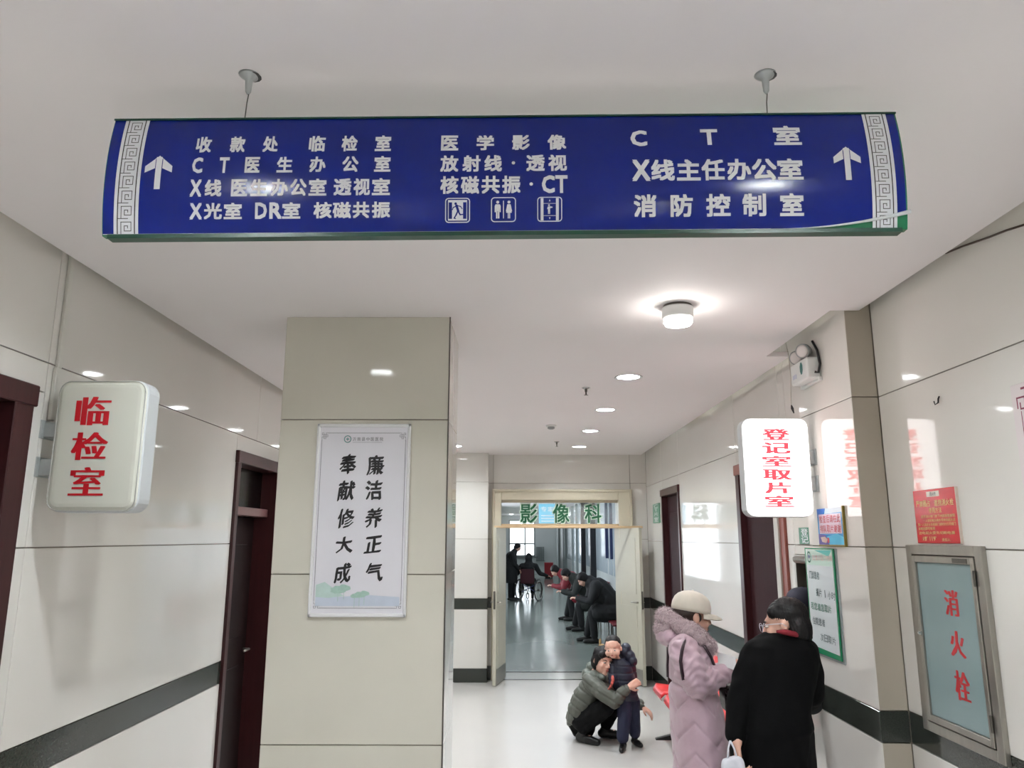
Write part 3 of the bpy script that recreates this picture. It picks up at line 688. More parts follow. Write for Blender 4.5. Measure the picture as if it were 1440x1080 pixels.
poly(lg, [(cc[0]-0.002, cc[1]-0.008), (cc[0]+0.002, cc[1]-0.008), (cc[0]+0.002, cc[1]+0.008), (cc[0]-0.002, cc[1]+0.008)], 0, plp, 0.0003)
a = pp(496, 620); b = pp(539, 615)
lettering(lg, row('沂南县中医医院', a[0], b[0], a[1], b[1], 0.35), lambda u, v, h: plp(u, v, h+0.0002), 0.005, mi=1)
a = pp(496, 622); b = pp(537, 622)
strip(lg, [a, b], 0.0012, 1, place=plp)
obj('logo_line', lg, [TEAL, GREYL], po, recalc=False, label='small round teal emblem with a line of tiny print')
# pale green trees and blue water printed at the foot
wm = MB(); TG = mat('pale_green_wash', (186, 208, 202), 0.4, noise_amt=0.08, noise_scale=30); TB = mat('pale_blue_wash', (196, 204, 218), 0.4, noise_amt=0.05, noise_scale=20); TG2 = mat('tree_green_wash', (168, 198, 186), 0.4, noise_amt=0.1, noise_scale=60)
poly(wm, [(U(0.07), V(0.945)), (U(0.07), V(0.885)), (U(0.3), V(0.900)), (U(0.6), V(0.890)), (U(0.93), V(0.900)), (U(0.93), V(0.945))], 1, plp, 0.0001)
poly(wm, [(U(0.07), V(0.90)), (U(0.07), V(0.84)), (U(0.16), V(0.825)), (U(0.26), V(0.86)), (U(0.36), V(0.895)), (U(0.2), V(0.905))], 0, plp, 0.0002)
for hh_, (tx_, ty_, r_) in enumerate(((0.30, 0.865, 0.026), (0.36, 0.855, 0.022), (0.52, 0.890, 0.020), (0.57, 0.882, 0.017), (0.47, 0.895, 0.014))):
    poly(wm, [(U(tx_)+r_*(1.4+0.2*sin(3*a))*cos(a*pi/8), V(ty_)+r_*0.7*(1+0.15*cos(5*a))*sin(a*pi/8)) for a in range(16)], 2, plp, 0.0003+0.0002*hh_)
    strip(wm, [(U(tx_), V(ty_)), (U(tx_), V(ty_+0.055))], 0.0022, 2, place=plp, h=0.0015)
obj('printed_landscape', wm, [TG, TB, TG2], po, recalc=False, label='faint green trees and blue water printed at the foot')

# ================================================================== PROJECTING LIGHT BOXES
def lightbox(nm, label, x0, x1, z0, z1, yf, depth, face, side, wallx, bz, group=None, chars=(), tm=REDTXT, skew=0.0):
    t = thing(nm, label, 'sign', ((x0+x1)/2, yf+depth/2, z0), group)
    w, h = x1-x0, z1-z0; cx, cz = (x0+x1)/2, (z0+z1)/2
    def lp(ins, y, r): return [(cx+p[0], y, cz+p[1]) for p in rrect(w-2*ins, h-2*ins, max(r-ins, 0.01))]
    s = MB(); s.loops([lp(0.006, yf+0.016, 0.05), lp(0.0, yf+0.022, 0.05), lp(0.0, yf+depth-0.022, 0.05), lp(0.006, yf+depth-0.016, 0.05)])
    obj('casing', s, side, t, smooth=False)
    for yy, d in ((yf, 1), (yf+depth, -1)):
        f = MB(); f.loops([lp(0.005, yy+d*0.018, 0.05), lp(0.004, yy+d*0.012, 0.05), lp(0.010, yy+d*0.005, 0.05), lp(0.020, yy+d*0.001, 0.05), lp(0.032, yy, 0.05)])
        fo = obj('face_panel', f, face, t, smooth=False)
        if d == 1:
            rim = MB(); A_ = lp(0.006, yy+0.004, 0.05)
            rim.tube(A_+[A_[0]], 0.0022, 6)
            if face is BOXOFF: obj('rim_bead', rim, mat('rim_bead', (178, 178, 172), 0.3), fo, smooth=True)
    for c_ in chars:
        L = MB(); lettering(L, [c_], lambda u, v, hh: (u, yf-0.0012-hh, v), 0.0, SONG2 if face is BOXON else SONG)
        obj('character', L, tm, t, recalc=False)
    L2 = MB(); lettering(L2, [(c, 2*cx-u1+0.0, v0, 2*cx-u0, v1) for c, u0, v0, u1, v1 in chars], lambda u, v, hh: (2*cx-u, yf+depth+0.0012+hh, v), 0.0, SONG)
    obj('lettering', L2, tm, t, recalc=False)
    for za, zb in bz:
        e = x0 if wallx < cx else x1; sgn = 1 if wallx < cx else -1
        b = MB(); xa, xb = sorted((wallx, e-sgn*0.0))
        b.box((xa, yf+depth/2-0.03, za), (xb+0.004*sgn if sgn > 0 else xb, yf+depth/2+0.03, zb), bev=0.003)
        br_ = obj('bracket', b, GALV, t)
        xw = sorted((wallx, wallx+sgn*0.006))
        obj('wall_plate', MB().box((xw[0], yf+depth/2-0.05, za-0.006), (xw[1], yf+depth/2+0.055, zb+0.006)), GALV, br_)
    return t
def lbchars(txt, boxes, y):
    out = []
    for ch, (x0, y0, x1, y1) in zip(txt, boxes):
        a = atY(x0, y1, y); b = atY(x1, y0, y); out.append((ch, a.x, a.z, b.x, b.z))
    return out
lightbox('light_box_sign', 'unlit cream light box with three red characters, on brackets on the left wall', -1.797, -1.447, 1.893, 2.408, 2.905, 0.13, BOXOFF, BOXSIDE, XL,
         ((2.185, 2.245), (2.035, 2.10)), 'projecting light box signs', lbchars('临检室', [(104, 558, 158, 598), (98, 608, 154, 647), (95, 657, 149, 697)], 2.905), REDTXT)
lightbox('light_box_sign', 'glowing white light box with six red characters, on brackets on the right pier', 1.246, 1.612, 1.912, 2.450, 4.12, 0.12, BOXON, BOXSIDE, XP,
         ((2.20, 2.275), (2.055, 2.13)), 'projecting light box signs',
         lbchars('登记室取片室', [(1072, 603, 1110, 619), (1072, 622, 1111, 638), (1072, 641, 1112, 656), (1073, 660, 1113, 675), (1076, 678, 1112, 694), (1076, 697, 1116, 713)], 4.12), REDLIT)
# white cable duct running up from the left light box
cd = MB(); cd.box((XL+0.0005, 2.955, 2.256), (XL+0.018, 2.985, 2.47), bev=0.003); cd.box((XL+0.0005, 2.965, 2.468), (XL+0.016, 2.99, 3.0), bev=0.003)
tag(obj('cable_duct', cd, mat('duct_white', (206, 204, 196), 0.4)), 'thin white cable duct climbing the left wall from the unlit light box', 'cable duct')

# ================================================================== EMERGENCY LAMP on the pier
ex = thing('emergency_lamp', 'white twin head emergency lamp high on the right pier near the ceiling', 'emergency lamp', (XP, 4.10, 2.67))
eb = MB().box((XP-0.075, 3.985, 2.645), (XP, 4.225, 2.765), bev=0.008)
obj('housing', eb, WHITEP, ex)
obj('base_tray', MB().box((XP-0.02, 3.97, 2.63), (XP, 4.24, 2.655), bev=0.003), WHITEP, ex)
sh = MB(); cpt = (4.06, 2.715)
poly(sh, [(cpt[0]+0.022*cos(a*pi/4+pi/8), cpt[1]+0.036*sin(a*pi/4+pi/8)) for a in range(8)], 0, lambda u, v, h: (XP-0.0765, u, v))
obj('green_badge', sh, mat('teal_badge', (30, 110, 104), 0.4), ex, recalc=False)
sh = MB()
for k in range(3): sh.quad((XP-0.0762, 4.19-0.02*k, 2.675), (XP-0.0762, 4.178-0.02*k, 2.675), (XP-0.0762, 4.178-0.02*k, 2.700), (XP-0.0762, 4.19-0.02*k, 2.700))
obj('indicator_window', sh, mat('indicator_lilac', (176, 180, 206), 0.4), ex, recalc=False)
for y, z in ((4.165, 2.800), (4.065, 2.815)):
    c = Vector((XP-0.055, y, z)); dv = Vector((-0.75, -0.62, -0.2)).normalized(); Mr = dv.to_track_quat('Z', 'Y').to_matrix()
    hd = obj('lamp_head', MB().lathe([(0.012, -0.045), (0.030, -0.038), (0.040, -0.010), (0.041, 0.012), (0.037, 0.014)], c, n=24, M=Mr), GREYP, ex, smooth=True)
    obj('lens', MB().lathe([(0.036, 0.013), (0.030, 0.019), (0.018, 0.022), (0.001, 0.023)], c, n=24, M=Mr), mat('frosted_lens', (224, 216, 214), 0.25), hd, smooth=True)
    obj('neck', MB().tube([c-dv*0.03, (XP-0.035, y-0.005, 2.765)], 0.010, 8), BLACKM, hd)
obj('cable', MB().tube([(XP-0.02, 4.02, 2.86), (XP-0.012, 3.985, 2.80), (XP-0.010, 3.965, 2.72), (XP-0.018, 3.975, 2.675), (XP-0.035, 3.982, 2.68)], 0.007, 8), BLACKM, ex, smooth=True)
# loose cable hanging out of the ceiling opening
hc = thing('hanging_cable', 'thin pale cable hanging from the ceiling opening by the pier, dark plug at its end', 'cable', (1.69, 4.45, 2.35))
pts = [Vector((XR-0.003, 4.47, 3.05))]+[atY(x, y, 4.45) for x, y in ((1104, 478), (1109, 500), (1112, 530), (1112, 555), (1113, 572))]
obj('wire', MB().tube(pts, 0.0022, 6), mat('pale_cable', (176, 172, 160), 0.5), hc, smooth=True)
obj('plug', MB().tube([pts[-1]+Vector((0, 0, 0.01)), pts[-1]+Vector((0.004, 0, -0.01)), pts[-1]+Vector((0.012, 0, -0.04))], [0.004, 0.009, 0.003], 8), BLACKM, hc, smooth=True)
tag(obj('wall_cable', MB().tube([atX(1330, 356, XR-0.004), atX(1352, 347, XR-0.004), atX(1390, 334, XR-0.004), atX(1415, 324, XR-0.004), atX(1462, 309, XR-0.004)], 0.004, 6), mat('brown_cable', (72, 56, 44), 0.5), smooth=True),
    'dark brown cable sagging along the top of the near right wall', 'cable')
hk = MB().tube([(XR, 3.125, 2.385), (XR-0.006, 3.125, 2.375), (XR-0.008, 3.125, 2.358), (XR-0.02, 3.128, 2.350), (XR-0.022, 3.13, 2.365)], 0.0035, 6)
tag(obj('wall_hook', hk, BLACKM, smooth=True), 'tiny dark metal hook on the bare right wall above the red notice', 'hook')

# ================================================================== FIRE HYDRANT CABINET
FY0, FY1, FZ0, FZ1 = 2.93, 3.49, 1.0, 1.772
fc = thing('hydrant_cabinet', 'steel framed fire hydrant cabinet with frosted glass and red characters on the right wall', 'cabinet', (XR, 3.21, FZ0))
X0 = XR-0.022
def rail_(nm, y0, y1, z0, z1, xa, xb, m, par): return obj(nm, MB().box((xa, y0, z0), (xb, y1, z1), bev=0.002), m, par)
obj('back_plate', MB().box((XR-0.006, FY0+0.01, FZ0+0.01), (XR, FY1-0.01, FZ1-0.01)), STEELD, fc)
for a in ((FY0, FY0+0.045, FZ0, FZ1), (FY1-0.045, FY1, FZ0, FZ1), (FY0+0.045, FY1-0.045, FZ1-0.04, FZ1), (FY0+0.045, FY1-0.045, FZ0, FZ0+0.04)):
    rail_('outer_frame', *a, X0, XR, STEEL, fc)
dr = rail_('door_back', FY0+0.047, FY1-0.047, FZ0+0.042, FZ1-0.042, XR-0.012, XR-0.007, STEELD, fc)
for a in ((FY0+0.05, FY0+0.075, FZ0+0.045, FZ1-0.045), (FY1-0.075, FY1-0.05, FZ0+0.045, FZ1-0.045), (FY0+0.075, FY1-0.075, FZ1-0.072, FZ1-0.045), (FY0+0.075, FY1-0.075, FZ0+0.045, FZ0+0.072)):
    rail_('door_frame', *a, X0-0.004, XR-0.012, STEEL, dr)
rail_('glass', FY0+0.075, FY1-0.075, FZ0+0.072, FZ1-0.072, XR-0.017, XR-0.012, mat('frosted_teal_glass', (134, 156, 158), 0.16, noise_amt=0.05, noise_scale=2), dr)
ci = []
for ch, (x0, y0, x1, y1) in zip('消火栓', ((1328, 830, 1348, 866), (1336, 888, 1357, 924), (1343, 945, 1364, 986))):
    a = atX((x0+x1)/2, y0, XR-0.018); b = atX((x0+x1)/2, y1, XR-0.018); l = atX(x0, (y0+y1)/2, XR-0.018); r_ = atX(x1, (y0+y1)/2, XR-0.018)
    ci.append((ch, -l.y, b.z, -r_.y, a.z))
for c_ in ci:
    m_ = MB(); lettering(m_, [c_], lambda u, v, h: (XR-0.0175-h, -u, v), -0.002, [(0, 0), (0.05, 0), (0.1, 0)]); obj('character', m_, mat('faded_red_letters', (190, 44, 50), 0.45), dr, recalc=False)
obj('latch', MB().box((X0-0.008, FY1-0.075, 1.39), (X0-0.002, FY1-0.055, 1.41), bev=0.002).tube([(X0-0.006, FY1-0.065, 1.40), (X0-0.014, FY1-0.065, 1.40)], 0.006, 8), CHROME, dr)
for z in (1.10, 1.62): obj('hinge', MB().tube([(X0-0.005, FY0+0.05, z), (X0-0.005, FY0+0.05, z+0.06)], 0.006, 8), STEELD, dr)
obj('maker_plate', MB().box((X0-0.006, FY0+0.09, FZ1-0.068), (X0-0.004, FY0+0.19, FZ1-0.050)), STEELD, dr)
# red instruction notice above it
RY0, RY1, RZ0, RZ1 = 3.076, 3.405, 1.780, 2.006
rn = thing('fire_notice', 'red notice with yellow print standing on top of the hydrant cabinet', 'notice', (XR, 3.24, RZ0))
RED = mat('notice_red', (200, 26, 36), 0.25); YEL = mat('notice_yellow_print', (244, 220, 150), 0.4)
obj('board', MB().box((XR-0.008, RY0, RZ0), (XR, RY1, RZ1), bev=0.0015), RED, rn)
obj('edge_trim', MB().box((XR-0.010, RY0-0.006, RZ0), (XR, RY0-0.0002, RZ1)), mat('acrylic_edge', (206, 190, 176), 0.3), rn)
m_ = MB(); H_ = RZ1-RZ0; Lr = RY1-RY0
def rpl(u, v, h=0.0): return (XR-0.0085-h, RY1-u*Lr, RZ0+v*H_)
lettering(m_, row('严禁圈占 遮挡消火栓', 0.06, 0.94, 0.68, 0.80), rpl, 0.02)
lettering(m_, row('使用方法', 0.36, 0.66, 0.555, 0.655), rpl, 0.02)
for txt, u0, u1, v in (('打开消火栓门按下内部报警按钮', 0.16, 0.94, 0.47), ('一人接好枪头和水带奔向起火点', 0.20, 0.94, 0.395), ('另一人接好水带和阀门逆时针打开阀门', 0.06, 0.94, 0.32), ('水喷出即可使用', 0.06, 0.46, 0.245), ('注电起火要先切断电源', 0.06, 0.90, 0.165)):
    lettering(m_, row(txt, u0, u1, v, v+0.055), rpl, 0.01)
lettering(m_, row('火警"119"', 0.14, 0.50, 0.045, 0.125), rpl, 0.025)
lettering(m_, row('责任人', 0.60, 0.78, 0.04, 0.095), rpl, 0.01)
obj('lettering', m_, YEL, rn, recalc=False)
m_ = MB(); poly(m_, [(0.34, 0.86), (0.64, 0.86), (0.64, 0.96), (0.34, 0.96)], 0, rpl)
lettering(m_, row('消火栓', 0.42, 0.57, 0.875, 0.945), lambda u, v, h: rpl(u, v, h+0.0004), 0.0, mi=1)
obj('header_label', m_, [mat('label_white', (232, 226, 214), 0.4), GREYL], rn, recalc=False)

# partly seen poster at the right edge
wp_ = thing('bordered_poster', 'white poster with dark red key pattern border, cut off at the right edge', 'poster', (XR, 2.3, 1.6))
obj('board', MB().box((XR-0.010, 1.95, 1.56), (XR-0.0005, 2.66, 2.335), bev=0.002), mat('poster_white', (220, 210, 210), 0.2), wp_)
m_ = MB(); MAR = mat('maroon_print', (120, 34, 62), 0.4)
def wpl(u, v, h=0.0): return (XR-0.0106-h, 2.66-u, 2.335-v)
strip(m_, [(0.045, 0.10), (0.045, 0.68), (0.66, 0.68), (0.66, 0.10)], 0.004, 0, place=wpl)
strip(m_, [(0.10, 0.045), (0.62, 0.045)], 0.004, 0, place=wpl)
for ox in (0.03,):
    strip(m_, [(0.03, 0.085), (0.03, 0.05), (0.07, 0.05), (0.07, 0.09), (0.045, 0.09), (0.045, 0.07)], 0.006, 0, place=wpl)
    strip(m_, [(0.06, 0.02), (0.10, 0.02), (0.10, 0.06)], 0.008, 0, place=wpl)
obj('printed_border', m_, MAR, wp_, recalc=False)

# ================================================================== BOARDS ON THE PIER
gb = thing('notice_board', 'white acrylic notice with green edges and black print on the right pier', 'notice', (XP, 4.2, 1.2))
GY0, GY1, GZ0, GZ1 = 3.985, 4.375, 1.195, 1.748
XG = XP-0.014
obj('board', MB().box((XG, GY0, GZ0), (XG+0.006, GY1, GZ1), bev=0.001), mat('notice_green_edge', (18, 128, 84), 0.25), gb)
obj('backing_plate', MB().box((XG+0.008, GY0-0.016, GZ0-0.014), (XP, GY1-0.004, GZ1)), mat('acrylic_grey', (160, 168, 168), 0.2), gb)
gl = GY1-GY0; gh = GZ1-GZ0
def gpl(u, v, h=0.0): return (XG-0.0004-h, GY1-u*gl, GZ1-v*gh)
m_ = MB(); poly(m_, [(0.04, 0.94), (0.96, 0.955), (0.96, 0.012), (0.04, 0.012)], 0, gpl); poly(m_, [(0.04, 0.165), (0.96, 0.165), (0.96, 0.012), (0.04, 0.012)], 1, gpl, 0.0002)
poly(m_, [(0.35, 0.02), (0.95, 0.015), (0.85, 0.075)], 2, gpl, 0.0003)
obj('print_field', m_, [mat('notice_white', (205, 213, 216), 0.25, noise_amt=0.02), mat('notice_mint', (190, 218, 204), 0.25), mat('notice_teal_swoosh', (74, 176, 166), 0.25)], gb, recalc=False)
m_ = MB()
strip(m_, [(0.155+0.062*cos(a*pi/10), 0.09+0.048*sin(a*pi/10)) for a in range(20)], 0.016, 0, True, place=gpl, h=0.0004)
poly(m_, [(0.155+0.028*cos(a*pi/5), 0.085+0.022*sin(a*pi/5)) for a in range(10)], 1, gpl, 0.0005)
obj('emblem', m_, [mat('emblem_green', (60, 136, 112), 0.4), mat('emblem_blue', (70, 70, 130), 0.4)], gb, recalc=False)
m_ = MB()
def gtext(txt, u0, u1, v, hgt, b=0.012, mi=0): lettering(m_, [(c, a, -q0, e, -q1) for c, a, q0, e, q1 in [(c, x0, v+hgt, x1, v) for c, x0, _, x1, _ in row(txt, u0, u1, 0, 1)]], lambda u, v2, h: gpl(u, -v2, h+0.0004), b, mi=mi)
gtext('影像科取片时间', 0.28, 0.94, 0.065, 0.055, 0.01, 1)
gtext('门诊患者', 0.12, 0.47, 0.225, 0.075)
gtext('报片', 0.32, 0.52, 0.385, 0.075); gtext('1', 0.58, 0.68, 0.39, 0.07); gtext('小时', 0.72, 0.96, 0.395, 0.075)
gtext('若您着急取片', 0.10, 0.80, 0.525, 0.07, 0.02, 2)
gtext('住院患者', 0.12, 0.55, 0.665, 0.07)
gtext('次日取片', 0.36, 0.86, 0.805, 0.07)
obj('lettering', m_, [mat('dark_teal_print', (40, 66, 70), 0.4), mat('pink_print', (216, 176, 172), 0.4), mat('green_print', (26, 104, 78), 0.4)], gb, recalc=False)
# blue poster above it
bp_ = thing('small_blue_poster', 'small blue poster with red lettering in a gilt frame on the right pier', 'poster', (XP, 4.0, 1.76))
QY0, QY1, QZ0, QZ1 = 3.845, 4.165, 1.768, 1.955
ql = QY1-QY0; qh = QZ1-QZ0; XQ = XP-0.010
obj('board', MB().box((XQ, QY0, QZ0), (XP, QY1, QZ1)), mat('poster_blue', (70, 150, 214), 0.2, noise_amt=0.1, noise_scale=8), bp_)
GILT = mat('gilt_edge', (134, 118, 52), 0.35, metal=0.3)
for a in ((QY0-0.012, QY0, QZ0-0.01, QZ1+0.006), (QY0, QY1, QZ0-0.01, QZ0)): rail_('frame_edge', *a, XQ-0.004, XP, GILT, bp_)
def qpl(u, v, h=0.0): return (XQ-0.0004-h, QY1-u*ql, QZ1-v*qh)
m_ = MB()
poly(m_, [(0.0, 0.0), (0.35, 0.0), (0.25, 0.16), (0.0, 0.24)], 0, qpl, 0.0001); poly(m_, [(0.35, 0.0), (1, 0.0), (1, 0.12), (0.3, 0.16)], 1, qpl, 0.0001)
poly(m_, [(0.0, 1.0), (0.0, 0.70), (0.30, 0.74), (0.42, 1.0)], 2, qpl, 0.0001); poly(m_, [(0.42, 1.0), (0.34, 0.78), (0.75, 0.70), (1, 0.8), (1, 1)], 3, qpl, 0.0001)
poly(m_, [(0.06, 0.16), (0.94, 0.16), (0.94, 0.70), (0.06, 0.70)], 4, qpl, 0.0002)
poly(m_, [(0.08, 0.80), (0.26, 0.78), (0.36, 0.86), (0.30, 0.96), (0.14, 0.93)], 5, qpl, 0.0003); poly(m_, [(0.36, 0.80), (0.43, 0.82), (0.43, 0.95), (0.35, 0.95)], 6, qpl, 0.0003)
obj('printed_picture', m_, [mat('print_cobalt', (30, 104, 196), 0.3), mat('print_paleblue', (188, 212, 224), 0.3), mat('print_violet', (70, 50, 150), 0.3), mat('print_cyan', (60, 184, 226), 0.3), mat('print_pinkwhite', (226, 206, 222), 0.3), mat('print_skin', (222, 190, 180), 0.3), mat('print_red', (200, 50, 70), 0.3)], bp_, recalc=False)
m_ = MB()
for txt, v in (('检查后请在此', 0.19), ('排队取片谢谢', 0.46)):
    lettering(m_, [(c, x0, -(v+0.21), x1, -v) for c, x0, _, x1, _ in row(txt, 0.09, 0.91, 0, 1)], lambda u, v2, h: qpl(u, -v2, h+0.0004), 0.015)
obj('lettering', m_, mat('print_red', (200, 50, 70)), bp_, recalc=False)

# green door plates
def plate(nm, label, y0, y1, z0, z1, marks):
    t = thing(nm, label, 'door plate', (XR, (y0+y1)/2, z0), 'green door plates')
    obj('plate', MB().box((XR-0.008, y0, z0), (XR, y1, z1), bev=0.001), mat('plate_green', (28, 112, 80), 0.3), t)
    m = MB(); lettering(m, marks, lambda u, v, h: (XR-0.0085-h, y1-u*(y1-y0), z0+v*(z1-z0)), 0.01)
    obj('lettering', m, WTXT, t, recalc=False)
plate('door_plate', 'green upright door plate with white print beside the far dark door', 9.42, 9.88, 1.985, 2.225, [('C', 0.22, 0.78, 0.78, 0.96), ('T', 0.25, 0.60, 0.75, 0.76), ('片', 0.2, 0.36, 0.8, 0.56), ('室', 0.2, 0.06, 0.8, 0.30)])
plate('door_plate', 'green door plate with white print between the light box and the pier notice', 4.63, 4.82, 1.765, 1.865, [('登', 0.2, 0.52, 0.8, 0.94), ('记', 0.2, 0.06, 0.8, 0.48)])

# ================================================================== SERVICE HATCH in the far right wall
ht = thing('service_hatch', 'dark service hatch in a steel frame low behind the pier notice', 'hatch', (XR, 4.67, HAT[2]))
for a in ((HAT[0], HAT[0]+0.03, HAT[2], HAT[3]), (HAT[1]-0.03, HAT[1], HAT[2], HAT[3]), (HAT[0]+0.03, HAT[1]-0.03, HAT[3]-0.035, HAT[3])):
    rail_('frame', *a, XR-0.012, XR+0.10, STEEL, ht)
rail_('counter', HAT[0], HAT[1], HAT[2]-0.03, HAT[2], XR-0.10, XR+0.35, BAND, ht)
sr = MB(); sr.tube([(XR-0.02, HAT[0]+0.03, HAT[3]-0.03), (XR-0.02, HAT[1]-0.06, HAT[3]-0.03)], 0.022, 12)
obj('rolled_blind', sr, STEEL, ht, smooth=True)
rb = MB(); rb.box((XR+0.9, 4.0, 0.0), (XR+0.95, 5.05, 2.2)); rb.box((XR+0.25, 4.0, 2.2), (XR+0.95, 5.05, 2.25)); rb.box((XR+0.25, 4.0, 0), (XR+0.95, 4.02, 2.2)); rb.box((XR+0.25, 5.03, 0), (XR+0.95, 5.05, 2.2)); rb.box((XR+0.25, 4.0, 0.7), (XR+0.95, 5.05, 0.72))
obj('wall_hatch_room', rb, mat('hatch_room', (52, 50, 48), 0.7), kind='structure')

# ================================================================== PEOPLE
SKIN = mat('skin', (218, 172, 152), 0.5, noise_amt=0.05, noise_scale=14)
SKIN2 = mat('skin_tan', (182, 128, 104), 0.5, noise_amt=0.06, noise_scale=14)
LIP = mat('lips', (168, 88, 84), 0.45)
HAIR = mat('black_hair', (20, 17, 18), 0.55, spec=0.3, noise_amt=0.3, noise_scale=40, stretch=(8, 8, 0.8))
EYEW = mat('eye_white', (218, 214, 210), 0.2); IRIS = mat('dark_iris', (24, 18, 16), 0.15)
SHOE = mat('black_leather', (18, 18, 18), 0.3, noise_amt=0.1)

def ico(c, r, rot=None, sub=2):
    bm = bmesh.new(); bmesh.ops.create_icosphere(bm, subdivisions=sub, radius=1)
    Mx = (rot.to_matrix() if isinstance(rot, Euler) else rot) if rot is not None else Matrix.Identity(3)
    for v in bm.verts: v.co = Mx @ Vector((v.co.x*r[0], v.co.y*r[1], v.co.z*r[2])) + Vector(c)
    return bm
def cap(mb, p0, p1, a, b, n=12, flat=1.0, fdir=None, mi=0):
    """tapered capsule between two joints; flat squashes it along fdir"""
    p0, p1 = Vector(p0), Vector(p1); d = p1-p0; L = d.length
    if L < 1e-6: d = Vector((0, 0, 1))
    d.normalize(); f = Vector(fdir) if fdir is not None else (Vector((1, 0, 0)) if abs(d.x) < 0.9 else Vector((0, 1, 0)))
    u = (f-d*f.dot(d)).normalized(); v = d.cross(u); loops = []
    for k in range(4):
        t = -pi/2+pi/2*(k+0.35)/4; loops.append([p0+d*(a*sin(t))+(u*cos(q)*flat+v*sin(q))*a*cos(t) for q in [2*pi*i/n for i in range(n)]])
    loops.append([p0+(u*cos(q)*flat+v*sin(q))*a for q in [2*pi*i/n for i in range(n)]])
    for k in range(4):
        t = pi/2*(k+0.0)/4; loops.append([p1+d*(b*sin(t))+(u*cos(q)*flat+v*sin(q))*b*cos(t) for q in [2*pi*i/n for i in range(n)]])
    t = pi/2*0.92; loops.append([p1+d*(b*sin(t))+(u*cos(q)*flat+v*sin(q))*b*cos(t) for q in [2*pi*i/n for i in range(n)]])
    mb.loops(loops, mi)
def chain(mb, pts, rs, **k):
    for i in range(len(pts)-1): cap(mb, pts[i], pts[i+1], rs[i], rs[i+1], **k)
def ell(mb, c, r, rot=None, sub=2, mi=0): mb.bm(ico(c, r, rot, sub), mi)
def loft(mb, rings, n=28, mi=0, p=2.0):
    """rings: (centre, halfvector a, halfvector b)"""
    L = []
    for c, a, b in rings:
        c, a, b = Vector(c), Vector(a), Vector(b); l = []
        for i in range(n):
            q = 2*pi*i/n; x, y = cos(q), sin(q)
            l.append(c+a*(abs(x)**(2/p))*(1 if x >= 0 else -1)+b*(abs(y)**(2/p))*(1 if y >= 0 else -1))
        L.append(l)
    mb.loops(L, mi)
def fuse(mb, voxel, smooth=4, disp=None, sfac=0.5):
    """voxel-union of closed shapes into one continuous skin; returns a mesh"""
    me = bpy.data.meshes.new('tmp'); me.from_pydata([tuple(v) for v in mb.v], [], mb.f)
    bm = bmesh.new(); bm.from_mesh(me); bmesh.ops.recalc_face_normals(bm, faces=bm.faces[:]); bm.to_mesh(me); bm.free()
    o = bpy.data.objects.new('tmp', me); COL.objects.link(o)
    m = o.modifiers.new('r', 'REMESH'); m.mode = 'VOXEL'; m.voxel_size = voxel
    if smooth:
        s_ = o.modifiers.new('s', 'SMOOTH'); s_.factor = sfac; s_.iterations = smooth
    dg = bpy.context.evaluated_depsgraph_get(); out = bpy.data.meshes.new_from_object(o.evaluated_get(dg))
    bpy.data.objects.remove(o); bpy.data.meshes.remove(me)
    if disp:
        n = len(out.vertices); co = np.zeros(n*3); no = np.zeros(n*3)
        out.vertices.foreach_get('co', co); out.vertices.foreach_get('normal', no)
        co = co.reshape(-1, 3); no = no.reshape(-1, 3); d = disp(co, no)
        out.vertices.foreach_set('co', (co+no*d[:, None]).ravel()); out.update()
    return out
def wrinkle(amp, sc, seed=0.0, along=(1, 1, 0.5)):
    def f(co, no):
        x = co*np.array(along)*sc+seed
        w = np.sin(x[:, 0]*1.3+2.1*np.sin(x[:, 2]*0.9+x[:, 1]))*np.cos(x[:, 1]*1.1+1.7*np.sin(x[:, 0]*0.7+x[:, 2]*1.3))
        w2 = np.sin(x[:, 2]*2.3+1.9*np.sin(x[:, 0]*1.7))*np.sin(x[:, 1]*2.7+x[:, 2])
        return amp*(0.7*w+0.4*w2)
    return f
def basis(face, upv=(0, 0, 1), roll=0.0):
    """columns: right, forward, up of a head looking along face"""
    f = Vector(face).normalized(); u = Vector(upv); r = f.cross(u).normalized(); u = r.cross(f)
    if roll: q = Matrix.Rotation(roll, 3, f); r = q @ r; u = q @ u
    return Matrix((r, f, u)).transposed()
